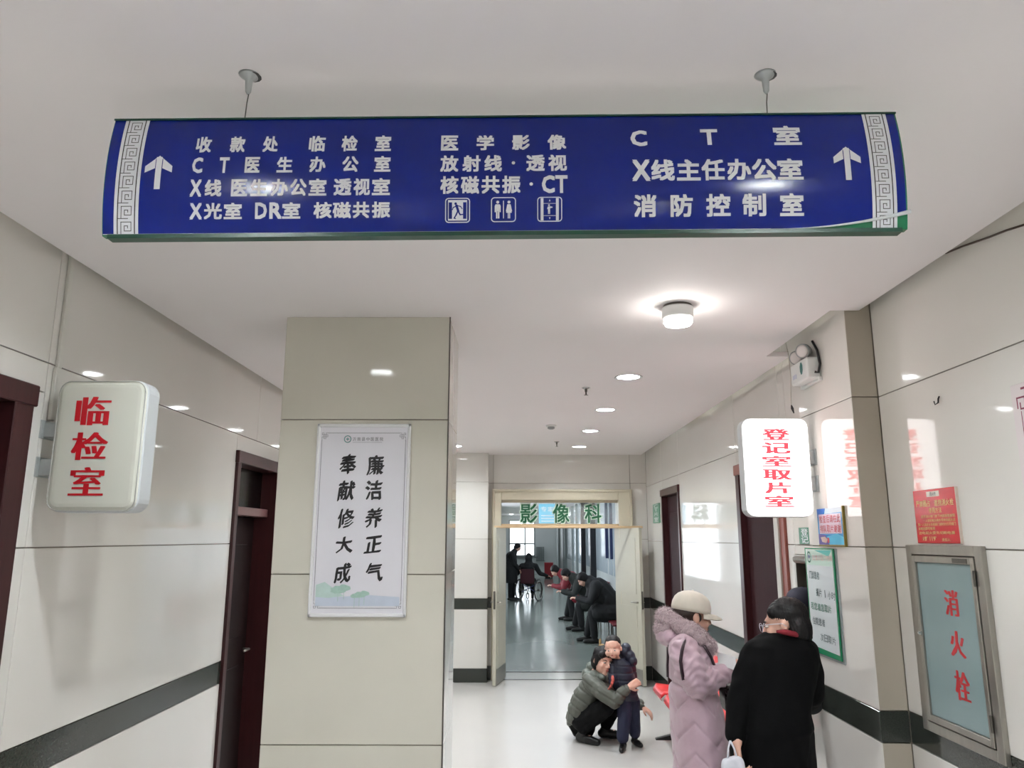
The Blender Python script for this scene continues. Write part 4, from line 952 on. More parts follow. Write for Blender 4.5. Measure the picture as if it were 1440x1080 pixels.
def head_shapes(mb, c, B, s=1.0, baby=False):
    def P(x, y, z): return Vector(c)+B @ Vector((x*s, y*s, z*s))
    def E(p, r): ell(mb, P(*p), (r[0]*s, r[1]*s, r[2]*s), B)
    if baby:
        E((0, -0.012, 0.024), (0.080, 0.092, 0.084)); E((0, 0.018, -0.030), (0.070, 0.070, 0.060)); E((0, 0.056, -0.076), (0.024, 0.020, 0.016))
        for q in (-1, 1): E((q*0.042, 0.052, -0.040), (0.032, 0.030, 0.032)); E((q*0.080, -0.008, -0.014), (0.009, 0.017, 0.025))
        cap(mb, P(0, 0.082, -0.012), P(0, 0.092, -0.030), 0.006*s, 0.010*s); E((0, 0.080, -0.056), (0.016, 0.010, 0.010))
        return
    E((0, -0.012, 0.028), (0.076, 0.094, 0.086)); E((0, 0.018, -0.035), (0.062, 0.072, 0.072))
    E((0, 0.060, -0.092), (0.026, 0.022, 0.018)); E((0, 0.070, 0.022), (0.050, 0.020, 0.016))
    for q in (-1, 1):
        E((q*0.036, 0.060, -0.030), (0.026, 0.024, 0.028)); E((q*0.078, -0.008, -0.010), (0.009, 0.019, 0.030)); E((q*0.012, 0.094, -0.032), (0.009, 0.010, 0.008))
    cap(mb, P(0, 0.084, 0.008), P(0, 0.104, -0.028), 0.008*s, 0.012*s)
    E((0, 0.084, -0.056), (0.022, 0.012, 0.006)); E((0, 0.081, -0.068), (0.018, 0.012, 0.007))
def face_parts(c, B, s, par, baby=False):
    def P(x, y, z): return Vector(c)+B @ Vector((x*s, y*s, z*s))
    if baby:
        for q in (-1, 1):
            e = MB(); ell(e, P(q*0.031, 0.0745, -0.014), (0.012*s, 0.008*s, 0.0055*s), B); eo = obj('eye', e, EYEW, par, smooth=True)
            e = MB(); ell(e, P(q*0.031, 0.0805, -0.014), (0.0062*s, 0.004*s, 0.0054*s), B); obj('iris', e, IRIS, eo, smooth=True)
            e = MB(); chain(e, [P(q*0.020, 0.079, 0.006), P(q*0.032, 0.077, 0.009), P(q*0.044, 0.068, 0.006)], [0.0018*s, 0.0022*s, 0.0014*s], n=8); obj('eyebrow', e, mat('soft_eyebrow', (96, 70, 58), 0.7), par, smooth=True)
        e = MB(); ell(e, P(0, 0.0885, -0.054), (0.013*s, 0.003*s, 0.003*s), B); ell(e, P(0, 0.0870, -0.060), (0.011*s, 0.003*s, 0.003*s), B); obj('lips', e, LIP, par, smooth=True)
        return
    for q in (-1, 1):
        e = MB(); ell(e, P(q*0.030, 0.078, -0.002), (0.0135*s, 0.009*s, 0.0055*s), B); eo = obj('eye', e, EYEW, par, smooth=True)
        e = MB(); ell(e, P(q*0.030, 0.0845, -0.002), (0.0058*s, 0.004*s, 0.0054*s), B); obj('iris', e, IRIS, eo, smooth=True)
        e = MB(); chain(e, [P(q*0.016, 0.086, 0.016), P(q*0.030, 0.086, 0.021), P(q*0.046, 0.074, 0.017)], [0.0028*s, 0.0034*s, 0.0018*s], n=8); obj('eyebrow', e, HAIR, par, smooth=True)
    e = MB(); ell(e, P(0, 0.0935, -0.0575), (0.017*s, 0.004*s, 0.0035*s), B); ell(e, P(0, 0.0915, -0.0655), (0.014*s, 0.004*s, 0.0035*s), B); obj('lips', e, LIP, par, smooth=True)
def hand_shapes(mb, wrist, d, pn, s=1.0, curl=0.5, thumb=1, spread=0.12):
    """palm and five fingers. d: direction of the hand, pn: normal out of the back of the hand"""
    w = Vector(wrist); d = Vector(d).normalized(); pn = Vector(pn); pn = (pn-d*pn.dot(d)).normalized(); sd = d.cross(pn)*thumb
    cap(mb, w-d*0.01*s, w+d*0.03*s, 0.024*s, 0.026*s, flat=0.6, fdir=pn)
    cap(mb, w+d*0.03*s+sd*0.012*s, w+d*0.075*s+sd*0.018*s, 0.021*s, 0.019*s, flat=0.62, fdir=pn); cap(mb, w+d*0.03*s-sd*0.012*s, w+d*0.070*s-sd*0.020*s, 0.021*s, 0.018*s, flat=0.62, fdir=pn)
    for k, (o, L) in enumerate(((0.028, 0.072), (0.0095, 0.080), (-0.0095, 0.074), (-0.028, 0.058))):
        p = w+d*0.082*s+sd*o*s-d*abs(o)*0.15*s; a = curl*0.55; fd = (d+sd*o*spread*20).normalized(); r = 0.0088*s
        for j, fr in enumerate((0.45, 0.32, 0.25)):
            q = (fd*cos(a)-pn*sin(a)); e = p+q*L*fr*s; cap(mb, p, e, r, r*0.9, n=8); p = e; r *= 0.9; a += curl*(0.9+0.1*k)
    p = w+d*0.022*s+sd*0.022*s; q = (d*0.62+sd*0.72-pn*0.25).normalized(); e = p+q*0.040*s; cap(mb, p, e, 0.0125*s, 0.0105*s, n=8)
    q2 = (d*0.9+sd*0.2-pn*0.45*curl).normalized(); cap(mb, e, e+q2*0.032*s, 0.0105*s, 0.0085*s, n=8)
def foot_shapes(mb, ankle, d, s=1.0, z0=0.0):
    a = Vector(ankle); d = Vector(d).normalized(); h = Vector((a.x, a.y, z0))
    cap(mb, a, h-d*0.03*s+Vector((0, 0, 0.04*s)), 0.036*s, 0.038*s); cap(mb, h-d*0.04*s+Vector((0, 0, 0.036*s)), h+d*0.13*s+Vector((0, 0, 0.030*s)), 0.036*s, 0.030*s)
    cap(mb, h+d*0.08*s+Vector((0, 0, 0.036*s)), h+d*0.155*s+Vector((0, 0, 0.028*s)), 0.040*s, 0.028*s)
def shoe(name, ankle, d, m, par, s=1.0, z0=0.0, vox=0.007, tall=0.0):
    a = Vector(ankle); d = Vector(d).normalized(); h = Vector((a.x, a.y, z0)); b = MB()
    cap(b, h-d*0.045*s+Vector((0, 0, 0.045*s)), h+d*0.09*s+Vector((0, 0, 0.042*s)), 0.045*s, 0.042*s); cap(b, h+d*0.05*s+Vector((0, 0, 0.040*s)), h+d*0.17*s+Vector((0, 0, 0.034*s)), 0.047*s, 0.034*s)
    cap(b, h-d*0.03*s+Vector((0, 0, 0.05*s)), Vector((a.x, a.y, a.z+0.02*s+tall)), 0.046*s, 0.046*s)
    me = fuse(b, vox, 3)
    n = len(me.vertices); co = np.zeros(n*3); me.vertices.foreach_get('co', co); co = co.reshape(-1, 3); co[:, 2] = np.maximum(co[:, 2], z0+0.001); me.vertices.foreach_set('co', co.ravel())
    return obj(name, me, m, par, smooth=True)
def body(name, label, J, s, hc, HB, vox, skin=SKIN, group=None, hands=(), baby=False, hs=1.0, feet=((1, 0, 0), (1, 0, 0)), z0=0.0, face=True):
    """J: joints; one continuous figure under the clothes"""
    b = MB()
    head_shapes(b, hc, HB, hs, baby)
    chest, pel, nk = Vector(J['chest']), Vector(J['pelvis']), Vector(J['neck'])
    cap(b, nk, Vector(hc)-HB @ Vector((0, 0.012, 0.05))*hs, 0.050*s, 0.048*s)
    cap(b, nk, chest, 0.050*s, 0.075*s); cap(b, chest, pel, 0.075*s, 0.08*s)
    for q in ('l', 'r'):
        sh, el, wr_ = Vector(J['sh'+q]), Vector(J['el'+q]), Vector(J['wr'+q])
        cap(b, chest.lerp(nk, 0.3), sh, 0.05*s, 0.034*s); cap(b, sh, el, 0.034*s, 0.030*s); cap(b, el, wr_, 0.030*s, 0.023*s)
        hp, kn, an = Vector(J['hip'+q]), Vector(J['kn'+q]), Vector(J['an'+q])
        cap(b, pel, hp, 0.07*s, 0.065*s); cap(b, hp, kn, 0.060*s, 0.045*s); cap(b, kn, an, 0.042*s, 0.030*s)
    foot_shapes(b, J['anl'], feet[0], s*0.9, z0+0.01); foot_shapes(b, J['anr'], feet[1], s*0.9, z0+0.01)
    for h in hands: hand_shapes(b, *h[0], **h[1])
    o = obj(name, fuse(b, vox, 2), skin, None, smooth=True)
    tag(o, label, 'person', group)
    if face: face_parts(hc, HB, hs, o, baby)
    return o

# ---- woman in the pink down coat (profile, facing right)
PKY = 4.0
def q4(x, y, Y=PKY): return atY(x, y, Y)
hc = q4(972, 866); HB = basis((0.97, 0.22, -0.10))
J = dict(neck=q4(965, 897), chest=q4(970, 935), pelvis=q4(976, 1015), shl=q4(968, 912, 4.15), shr=q4(962, 915, 3.86), ell=q4(985, 968, 4.17), elr=q4(976, 962, 3.80),
         wrl=q4(1018, 944, 4.08), wrr=q4(1026, 945, 3.90), hipl=q4(976, 1030, 4.09), hipr=q4(976, 1030, 3.92))
for k, y in (('l', 4.09), ('r', 3.91)):
    h = J['hip'+k]; J['kn'+k] = Vector((h.x+0.02, y, 0.45)); J['an'+k] = Vector((h.x, y, 0.09))
wp1 = body('person', 'woman in a long mauve down coat with fur hood and cream cap reading a paper', J, 0.95, hc, HB, 0.0065, hs=0.98,
           hands=[((J['wrr'], (0.95, 0.1, 0.05), (0, -1, 0.3)), dict(s=0.95, curl=0.6, thumb=-1)), ((J['wrl'], (0.95, -0.1, 0.05), (0, 1, 0.3)), dict(s=0.95, curl=0.6, thumb=1))])
# coat
PINK = mat('mauve_down_fabric', (196, 168, 180), 0.42, noise_amt=0.05, noise_scale=10, sheen=0.2, bump=0.15, bump_scale=40)
def ring(y, xl, xr, hy, Y=PKY, yo=0.0):
    a, b = atY(xl, y, Y), atY(xr, y, Y); c = (a+b)/2; c.y += yo
    return (c, Vector(((b.x-a.x)/2, 0, 0)), Vector((0, hy, 0)))
cm_ = MB()
rg = [ring(897, 950, 985, 0.10), ring(905, 946, 992, 0.17), ring(918, 942, 999, 0.20), ring(935, 940, 1001, 0.20), ring(952, 941, 1000, 0.185), ring(960, 942, 1000, 0.18), ring(975, 942, 1008, 0.20), ring(1000, 943, 1015, 0.215), ring(1030, 945, 1021, 0.225), ring(1080, 949, 1026, 0.23)]
e0 = rg[-1][0]
rg += [(Vector((e0.x, e0.y, z)), Vector((0.145, 0, 0)), Vector((0, 0.235, 0))) for z in (0.5, 0.36)]
loft(cm_, rg)
chain(cm_, [J['shr'], q4(970, 940, 3.80), J['elr']+Vector((0.01, 0, 0))], [0.078, 0.078, 0.070]); chain(cm_, [J['elr']+Vector((0.01, 0, 0)), q4(1000, 955, 3.84), q4(1021, 947, 3.89)], [0.070, 0.062, 0.050])
chain(cm_, [J['shl'], J['ell'], q4(1014, 945, 4.07)], [0.075, 0.068, 0.048])
cxp = e0.x; zw = q4(960, 960).z
def quilt(co, no):
    ang = np.arctan2(co[:, 1]-PKY, (co[:, 0]-cxp)*1.4); z = co[:, 2]
    arm = (co[:, 1] < 3.83) & (z > zw-0.04)
    t = np.abs(((ang*1.15/pi*2) % 1.0)-0.5)
    u = (z+0.20*t)/0.135; g = np.abs(u-np.round(u))*0.135
    dd = np.where(z < zw-0.03, -0.008*np.exp(-(g/0.009)**2), 0)
    g2 = np.abs(z-zw); dd += np.where(~arm, -0.018*np.exp(-(g2/0.014)**2), 0)
    w = 0.0014*np.sin(z*70+4*np.sin(co[:, 0]*22+co[:, 1]*9))+0.0012*np.sin(co[:, 0]*60+z*35)
    a2 = np.where(arm, 0.0042*np.sin(z*75+co[:, 0]*60+2*np.sin(co[:, 1]*20))+0.0028*np.sin(z*170-co[:, 0]*60+3*np.sin(co[:, 0]*50)), 0)
    return dd+w+a2
obj('down_coat', fuse(cm_, 0.0065, 5, quilt), PINK, wp1, smooth=True)
# fur collar and hood
FUR = mat('mauve_fur', (196, 176, 180), 0.8, noise_amt=0.12, noise_scale=50, sheen=0.6)
fb = MB()
for x, y, r, Y in ((936, 868, 0.052, 4.0), (934, 884, 0.050, 4.0), (945, 874, 0.060, 3.98), (957, 881, 0.060, 3.96), (969, 888, 0.058, 3.93), (981, 897, 0.052, 3.92), (991, 905, 0.043, 3.93), (997, 911, 0.034, 3.95), (994, 908, 0.045, 4.02), (984, 899, 0.05, 4.06), (960, 884, 0.06, 4.05)):
    ell(fb, q4(x, y, Y), (r, 0.075, r*0.92))
def furd(co, no):
    return 0.004*np.sin(co[:, 0]*150+3*np.sin(co[:, 2]*120))*np.sin(co[:, 2]*170+co[:, 1]*90)+0.003*np.sin(co[:, 1]*240)
fm = fuse(fb, 0.006, 3, furd)
# fur tips: fine slivers standing on the collar
nf = len(fm.vertices); vv = [fm.vertices[i].co.copy() for i in range(nf)]; nn = [fm.vertices[i].normal.copy() for i in range(nf)]
fur_o = obj('fur_collar', fm, FUR, wp1, smooth=True)
tb = MB(); rnd = random.Random(3)
for i in range(0, nf, 1):
    p = vv[i]; nrm = nn[i]; d = (nrm+Vector((rnd.uniform(-.5, .5), rnd.uniform(-.5, .5), rnd.uniform(-.8, .2)))).normalized(); L = rnd.uniform(0.008, 0.016)
    s_ = d.cross(Vector((rnd.uniform(-1, 1), rnd.uniform(-1, 1), rnd.uniform(-1, 1)))).normalized()*0.0013
    tb.add([p-s_, p+s_, p+d*L], [(0, 1, 2)])
obj('fur_tips', tb, FUR, fur_o, recalc=False, kind='stuff')
hb2 = MB(); ell(hb2, q4(937, 893, 4.0), (0.055, 0.11, 0.050)); ell(hb2, q4(948, 900, 4.0), (0.06, 0.12, 0.045)); ell(hb2, q4(960, 903, 4.0), (0.07, 0.14, 0.04))
obj('hood', fuse(hb2, 0.0065, 4, wrinkle(0.004, 30)), PINK, wp1, smooth=True)
# cap
CAPM = mat('cream_felt_cap', (222, 214, 200), 0.75, noise_amt=0.05, noise_scale=30, sheen=0.3)
def cap_hat(hc, B, s, m, par, brim=0.085, name='cap', tilt=0.0):
    def P(x, y, z): return Vector(hc)+B @ Vector((x*s, y*s, z*s))
    b = MB(); L = []
    for z, r in ((0.016, 1.0), (0.035, 1.02), (0.06, 0.99), (0.085, 0.90), (0.104, 0.74), (0.118, 0.50), (0.125, 0.22), (0.127, 0.03)):
        L.append([P(0.090*r*cos(a*pi/14), -0.010+0.108*r*sin(a*pi/14), z) for a in range(28)])
    b.loops(L); o = obj(name, b, m, par, smooth=True)
    b = MB(); top = []; bot = []
    for i in range(13):
        a = pi*(0.12+0.76*i/12); rim = (0.080*cos(a), -0.01+0.096*sin(a)); out = (0.090*cos(a), -0.01+0.106*sin(a)+brim*max(sin((a-0.12*pi)/0.76), 0)**0.55)
        row_ = [(rim[0], rim[1], 0.022), (0.5*(rim[0]+out[0]), 0.5*(rim[1]+out[1]), 0.020-0.004*abs(cos(a))), (out[0], out[1], 0.008-0.016*abs(cos(a)))]
        top.append([P(*p) for p in row_]); bot.append([P(p[0], p[1], p[2]-0.005) for p in row_])
    vs = [p for r_ in top for p in r_]+[p for r_ in bot for p in r_]; fs = []; K = 39
    for i in range(12):
        for j in range(2):
            a = i*3+j; fs.append((a, a+1, a+4, a+3)); fs.append((K+a, K+a+3, K+a+4, K+a+1))
        fs.append((i*3+2, K+i*3+2, K+i*3+5, i*3+5)); fs.append((i*3, i*3+3, K+i*3+3, K+i*3))
    for i in (0, 12):
        for j in range(2): a = i*3+j; fs.append((a, K+a, K+a+1, a+1))
    b.add(vs, fs); obj('brim', b, m, o, smooth=True)
    b = MB(); ell(b, P(0, -0.01, 0.128), (0.007*s, 0.007*s, 0.004*s)); obj('cap_button', b, m, o, smooth=True)
    return o
cap_hat(hc+HB @ Vector((0, 0.004, 0.006)), HB @ Matrix.Rotation(radians(-4), 3, 'X'), 0.93, CAPM, wp1, brim=0.080)
hr = MB()
def HP(hc, B, s, x, y, z): return Vector(hc)+B @ Vector((x*s, y*s, z*s))
ell(hr, HP(hc, HB, 1, 0, -0.022, 0.010), (0.080, 0.088, 0.070), HB); ell(hr, HP(hc, HB, 1, 0, -0.06, -0.05), (0.06, 0.045, 0.06), HB)
obj('hair', fuse(hr, 0.007, 2), mat('dark_brown_hair', (52, 34, 28), 0.45, noise_amt=0.3, noise_scale=40), wp1, smooth=True)
# strap of a shoulder bag
STR = mat('dark_purple_leather', (48, 26, 38), 0.35)
sb = MB()
def flatstrap(mb, pts, w=0.012, side=(0.3, -0.9, 0)):
    pts = [Vector(p) for p in pts]; vs = []
    for i, p in enumerate(pts):
        t = (pts[min(i+1, len(pts)-1)]-pts[max(i-1, 0)]).normalized(); sdv = t.cross(Vector(side)).normalized()*w; nn_ = Vector(side).normalized()*0.004
        vs.append([p-sdv-nn_, p+sdv-nn_, p+sdv+nn_, p-sdv+nn_])
    mb.loops(vs)
flatstrap(sb, [q4(966, 898, 3.86), q4(962, 904, 3.77), q4(959, 915, 3.735), q4(957, 930, 3.725), q4(959, 945, 3.73), q4(961, 956, 3.74)], 0.007)
flatstrap(sb, [q4(942, 903, 3.93), q4(939.5, 915, 3.92), q4(938.5, 935, 3.92), q4(939, 952, 3.92)], 0.006, (-0.9, -0.4, 0))
flatstrap(sb, [q4(990, 908, 3.83), q4(1000, 924, 3.84), q4(1005, 938, 3.86)], 0.006)
obj('bag_strap', sb, STR, wp1, smooth=True)
# handbag in front of her and the paper she reads
hbg = thing('handbag', 'small dark patterned handbag hanging in front of the mauve down coat', 'bag', q4(1018, 990, 4.05))
b = MB(); a0, a1 = q4(1009, 1000, 4.05), q4(1030, 962, 4.05); b.box((a0.x+0.03, 4.0, a0.z), (a1.x+0.05, 4.13, a1.z), bev=0.012)
obj('bag_body', b, mat('sequin_fabric', (46, 44, 46), 0.25, noise_amt=1.6, noise_scale=90), hbg)
b = MB(); b.tube([(a0.x+0.05, 4.06, a1.z-0.004), (a0.x+0.06, 4.06, a1.z+0.05), (a1.x+0.02, 4.06, a1.z+0.05), (a1.x+0.03, 4.06, a1.z-0.004)], 0.006, 8); obj('bag_handle', b, STR, hbg, smooth=True)
pa = MB(); c_ = [q4(1009, 917, 3.98), q4(1034, 924, 3.84), q4(1036, 944, 3.80), q4(1010, 934, 3.90)]
n_ = (c_[1]-c_[0]).cross(c_[3]-c_[0]).normalized()*0.0012
pa.loops([[p-n_ for p in c_], [p+n_ for p in c_]])
tag(obj('paper_sheet', pa, mat('white_paper', (226, 228, 228), 0.5)), 'white sheet of paper held in the hands of the woman in mauve', 'paper')

# ---- person in black seen from behind
BKY = 3.52
BLK = mat('black_wool', (5, 5, 6), 0.9, spec=0.15, noise_amt=0.2, noise_scale=30)
BLK2 = mat('black_trousers', (7, 7, 9), 0.85, spec=0.2, noise_amt=0.2, noise_scale=20)
def q5(x, y, Y=BKY): return atY(x, y, Y)
hc = q5(1105, 878); HB = basis((-0.84, 0.50, -0.16), roll=0.10)
J = dict(neck=q5(1103, 898), chest=q5(1098, 935), pelvis=q5(1085, 1030), shl=q5(1060, 915), shr=q5(1133, 915), ell=q5(1038, 985, 3.50), elr=q5(1150, 975, 3.50), wrl=q5(1036, 1045, 3.42), wrr=q5(1140, 990, 3.72),
         hipl=q5(1066, 1050), hipr=q5(1104, 1050))
for k in 'lr':
    h = J['hip'+k]; J['kn'+k] = Vector((h.x, BKY, 0.44)); J['an'+k] = Vector((h.x, BKY, 0.09))
bp1 = body('person', 'person in a long black coat and glasses seen from behind at the hatch', J, 0.97, hc, HB, 0.007, hs=0.98, feet=((0.2, 1, 0), (0.3, 1, 0)),
           hands=[((J['wrl'], (0.05, 0, -1), (-1, 0, 0)), dict(s=0.95, curl=0.9, thumb=1)), ((J['wrr'], (0.1, 0.9, 0.1), (0, 0, 1)), dict(s=0.95, curl=0.5, thumb=-1))])
b = MB()
def ring5(y, xl, xr, hy, yo=0.0):
    a, b_ = atY(xl, y, BKY), atY(xr, y, BKY); c = (a+b_)/2; c.y += yo; return (c, Vector(((b_.x-a.x)/2, 0, 0)), Vector((0, hy, 0)))
loft(b, [ring5(890, 1076, 1128, 0.075), ring5(897, 1064, 1136, 0.10), ring5(907, 1050, 1147, 0.13), ring5(925, 1046, 1150, 0.145), ring5(960, 1048, 1143, 0.15), ring5(1000, 1042, 1136, 0.155), ring5(1022, 1036, 1140, 0.16), ring5(1027, 1036, 1136, 0.155), ring5(1060, 1034, 1134, 0.15), ring5(1110, 1034, 1136, 0.15), ring5(1150, 1038, 1134, 0.14)], p=2.3)
chain(b, [q5(1061, 916), q5(1046, 955), q5(1038, 990, 3.48), q5(1033, 1034, 3.44)], [0.055, 0.055, 0.050, 0.040]); chain(b, [q5(1134, 916), q5(1142, 948), q5(1143, 976, 3.5), q5(1140, 986, 3.68)], [0.054, 0.052, 0.050, 0.042])
obj('black_coat', fuse(b, 0.008, 4, wrinkle(0.004, 26)), BLK, bp1, smooth=True)
b = MB(); ca = q5(1084, 1030); zb = [ca.z, 0.75, 0.5, 0.3, 0.14]
for sx in (-1, 1): chain(b, [Vector((ca.x+sx*(0.085 if z > 0.7 else 0.095), BKY, z)) for z in zb], [0.10, 0.095, 0.085, 0.078, 0.075])
obj('trousers', fuse(b, 0.009, 4, wrinkle(0.004, 22)), BLK2, bp1, smooth=True)
for k, f in (('l', (0.2, 1, 0)), ('r', (0.3, 1, 0))): shoe('shoe', J['an'+k], f, SHOE, bp1, 0.95)
def hair_bob(name, hc, B, s, par, m=HAIR, low=-0.075, front=0.055, vox=0.006, full=1.0, sides=True):
    b = MB()
    def E(p, r): ell(b, HP(hc, B, s, *p), (r[0]*s*full, r[1]*s*full, r[2]*s*full), B)
    E((0, -0.018, 0.040), (0.086, 0.098, 0.086))
    E((0, -0.055, -0.02), (0.080, 0.060, 0.085))
    E((0, -0.065, low+0.03), (0.070, 0.045, 0.05))
    for q in (-1, 1):
        if sides: E((q*0.066, -0.015, -0.005), (0.022, 0.045, 0.055))
        E((q*0.05, front-0.012, 0.055), (0.034, 0.03, 0.03))
    def st(co, no):
        l = (np.array(B).T @ (co-np.array(hc)).T).T; a = np.arctan2(l[:, 1], l[:, 0])
        return 0.0022*s*np.sin(a*46+3*np.sin(l[:, 2]*30/s))
    return obj(name, fuse(b, vox, 3, st), m, par, smooth=True)
hair_bob('hair', hc, HB, 0.98, bp1, front=0.045, full=0.95, sides=False)
# spectacles
GLS = mat('clear_spectacle_frame', (206, 204, 214), 0.15, spec=0.8)
b = MB()
for q in (-1, 1):
    cpt_ = [HP(hc, HB, 0.98, q*0.033+0.026*cos(a*pi/8), 0.104, -0.004+0.020*sin(a*pi/8)) for a in range(17)]; b.tube(cpt_, 0.0014, 6)
    b.tube([HP(hc, HB, 0.98, q*0.060, 0.102, 0.004), HP(hc, HB, 0.98, q*0.080, 0.05, 0.004), HP(hc, HB, 0.98, q*0.086, -0.005, 0.002), HP(hc, HB, 0.98, q*0.084, -0.02, -0.012)], 0.0018, 6)
b.tube([HP(hc, HB, 0.98, -0.008, 0.106, 0.0), HP(hc, HB, 0.98, 0.008, 0.106, 0.0)], 0.0022, 6)
obj('spectacles', b, GLS, bp1, smooth=True)
b = MB(); b.tube([q5(1092, 888, 3.44), q5(1104, 889, 3.42), q5(1118, 892, 3.43), q5(1128, 896, 3.46)], [0.006, 0.012, 0.012, 0.006], 8); obj('red_collar', b, mat('dark_red_knit', (128, 24, 38), 0.8), bp1, smooth=True, label='dark red knitted collar edge')
# white carrier bag
pb = thing('carrier_bag', 'white plastic carrier bag hanging beside the black coat at the bottom edge', 'bag', q5(1030, 1100, 3.38))
b = MB(); a0 = q5(1019, 1110, 3.38); a1 = q5(1043, 1066, 3.38); cx_ = (a0.x+a1.x)/2
loft(b, [(Vector((cx_, 3.38, z)), Vector((w, 0, 0)), Vector((0, d_, 0))) for z, w, d_ in ((a1.z-0.30, 0.05, 0.04), (a1.z-0.27, 0.062, 0.05), (a1.z-0.1, 0.055, 0.04), (a1.z-0.01, 0.044, 0.022), (a1.z+0.002, 0.040, 0.015))], p=2.6)
obj('bag_body', fuse(b, 0.006, 2, wrinkle(0.006, 45)), mat('white_film', (206, 206, 214), 0.35, noise_amt=0.05, noise_scale=30), pb, smooth=True)
b = MB()
for sx in (-1, 1): b.tube([(cx_+sx*0.02, 3.38, a1.z-0.005), (cx_+sx*0.012, 3.39, a1.z+0.035), (cx_, 3.40, a1.z+0.062)], 0.004, 6)
obj('bag_handle', b, mat('white_film', (0, 0, 0)), pb, smooth=True)

# ---- man with a dark cap leaning into the hatch
MNY = 4.66
def q6(x, y, Y=MNY): return atY(x, y, Y)
hc = q6(1131, 857, 4.66); HB = basis((0.86, 0.46, -0.12))
bx = hc.x
J = dict(neck=(bx-0.05, 4.64, hc.z-0.15), chest=(bx-0.15, 4.60, hc.z-0.33), pelvis=(bx-0.30, 4.52, 0.80), shl=(bx-0.10, 4.80, hc.z-0.22), shr=(bx-0.12, 4.44, hc.z-0.22), ell=(bx-0.08, 4.86, hc.z-0.46), elr=(bx-0.10, 4.38, hc.z-0.46), wrl=(XR-0.10, 4.80, 1.10), wrr=(XR-0.10, 4.55, 1.10),
         hipl=(bx-0.30, 4.62, 0.78), hipr=(bx-0.30, 4.44, 0.78), knl=(bx-0.26, 4.66, 0.44), knr=(bx-0.26, 4.42, 0.44), anl=(bx-0.30, 4.66, 0.09), anr=(bx-0.30, 4.42, 0.09))
J = {k: Vector(v) for k, v in J.items()}
mn = body('person', 'man in a navy cap and dark jacket bending to the hatch behind the black coat', J, 0.98, hc, HB, 0.008, skin=SKIN2, hs=1.0,
          hands=[((J['wrl'], (1, 0, 0), (0, 0, 1)), dict(curl=0.3, thumb=1)), ((J['wrr'], (1, 0, 0), (0, 0, 1)), dict(curl=0.3, thumb=-1))])
NAVY = mat('navy_cap', (26, 26, 46), 0.7, noise_amt=0.1, noise_scale=30)
cap_hat(hc, HB, 1.0, NAVY, mn, brim=0.065)
b = MB(); ell(b, HP(hc, HB, 1, 0, -0.03, -0.008), (0.079, 0.085, 0.062), HB); obj('hair', fuse(b, 0.008, 2), mat('greying_hair', (52, 50, 50), 0.6, noise_amt=0.3, noise_scale=60), mn, smooth=True)
JK = mat('dark_green_jacket', (20, 26, 27), 0.7, noise_amt=0.15, noise_scale=20)
b = MB(); cap(b, J['neck'], J['chest'], 0.085, 0.17); cap(b, J['chest'], J['pelvis'], 0.175, 0.16)
for k in 'lr': chain(b, [J['chest'].lerp(J['neck'], 0.5), J['sh'+k], J['el'+k], J['wr'+k]-Vector((0.02, 0, 0))], [0.1, 0.08, 0.062, 0.045])
obj('jacket', fuse(b, 0.009, 4, wrinkle(0.004, 25)), JK, mn, smooth=True)
b = MB()
for k in 'lr': chain(b, [J['hip'+k], J['kn'+k], J['an'+k]+Vector((0, 0, 0.04))], [0.105, 0.085, 0.075])
obj('trousers', fuse(b, 0.009, 4), BLK2, mn, smooth=True)
for k in 'lr': shoe('shoe', J['an'+k], (1, 0, 0), SHOE, mn, 0.98)

# ---- crouching woman holding a small child
CRY = 7.30
def q7(x, y, Y=CRY): return atY(x, y, Y)
hc = q7(848, 929, 7.15); HB = basis((0.40, -0.90, -0.10), roll=-0.18)
J = dict(neck=q7(838, 947, 7.27), chest=q7(832, 965, 7.32), pelvis=q7(816, 1012, 7.45), shl=q7(848, 952, 7.42), shr=q7(828, 955, 7.16), ell=q7(878, 985, 7.42), elr=q7(860, 986, 7.00), wrl=q7(903, 993, 7.30), wrr=q7(883, 967, 6.99),
         hipl=q7(824, 1010, 7.45), hipr=q7(818, 1012, 7.30), knl=q7(862, 993, 7.33), knr=q7(852, 994, 7.10), anl=Vector((0, 0, 0)), anr=Vector((0, 0, 0)))
fl = atZ(858, 1030, 0); fr_ = atZ(824, 1041, 0)
J['anl'] = Vector((fl.x-0.06, 7.45, 0.085)); J['anr'] = Vector((fr_.x-0.03, 7.28, 0.085))
cw = body('person', 'woman in a grey green coat squatting with her arms around a child', J, 0.98, hc, HB, 0.0065, hs=1.05, feet=((1, -0.2, 0), (0.75, -0.66, 0)),
          hands=[((J['wrr'], (0.85, 0.1, 0.42), (0.2, -0.9, 0.3)), dict(s=0.95, curl=0.55, thumb=1)), ((J['wrl'], (0.75, -0.25, -0.6), (0.5, -0.4, 0.7)), dict(s=0.95, curl=0.4, thumb=1))])
OLV = mat('grey_green_coat', (84, 86, 78), 0.55, noise_amt=0.08, noise_scale=14, bump=0.2, bump_scale=30)
b = MB()
loft(b, [(q7(838, 946, 7.27), Vector((0.07, 0.02, 0.02)), Vector((0, 0.09, 0))), (q7(836, 955, 7.29), Vector((0.125, 0, 0.03)), Vector((0, 0.16, 0))), (q7(832, 968, 7.32), Vector((0.165, 0, 0.03)), Vector((0, 0.185, 0))),
         (q7(825, 985, 7.36), Vector((0.17, 0, 0.05)), Vector((0, 0.195, 0))), (q7(819, 1000, 7.40), Vector((0.155, 0, 0.06)), Vector((0, 0.20, 0))), (q7(815, 1010, 7.43), Vector((0.12, 0, 0.06)), Vector((0, 0.18, 0)))])
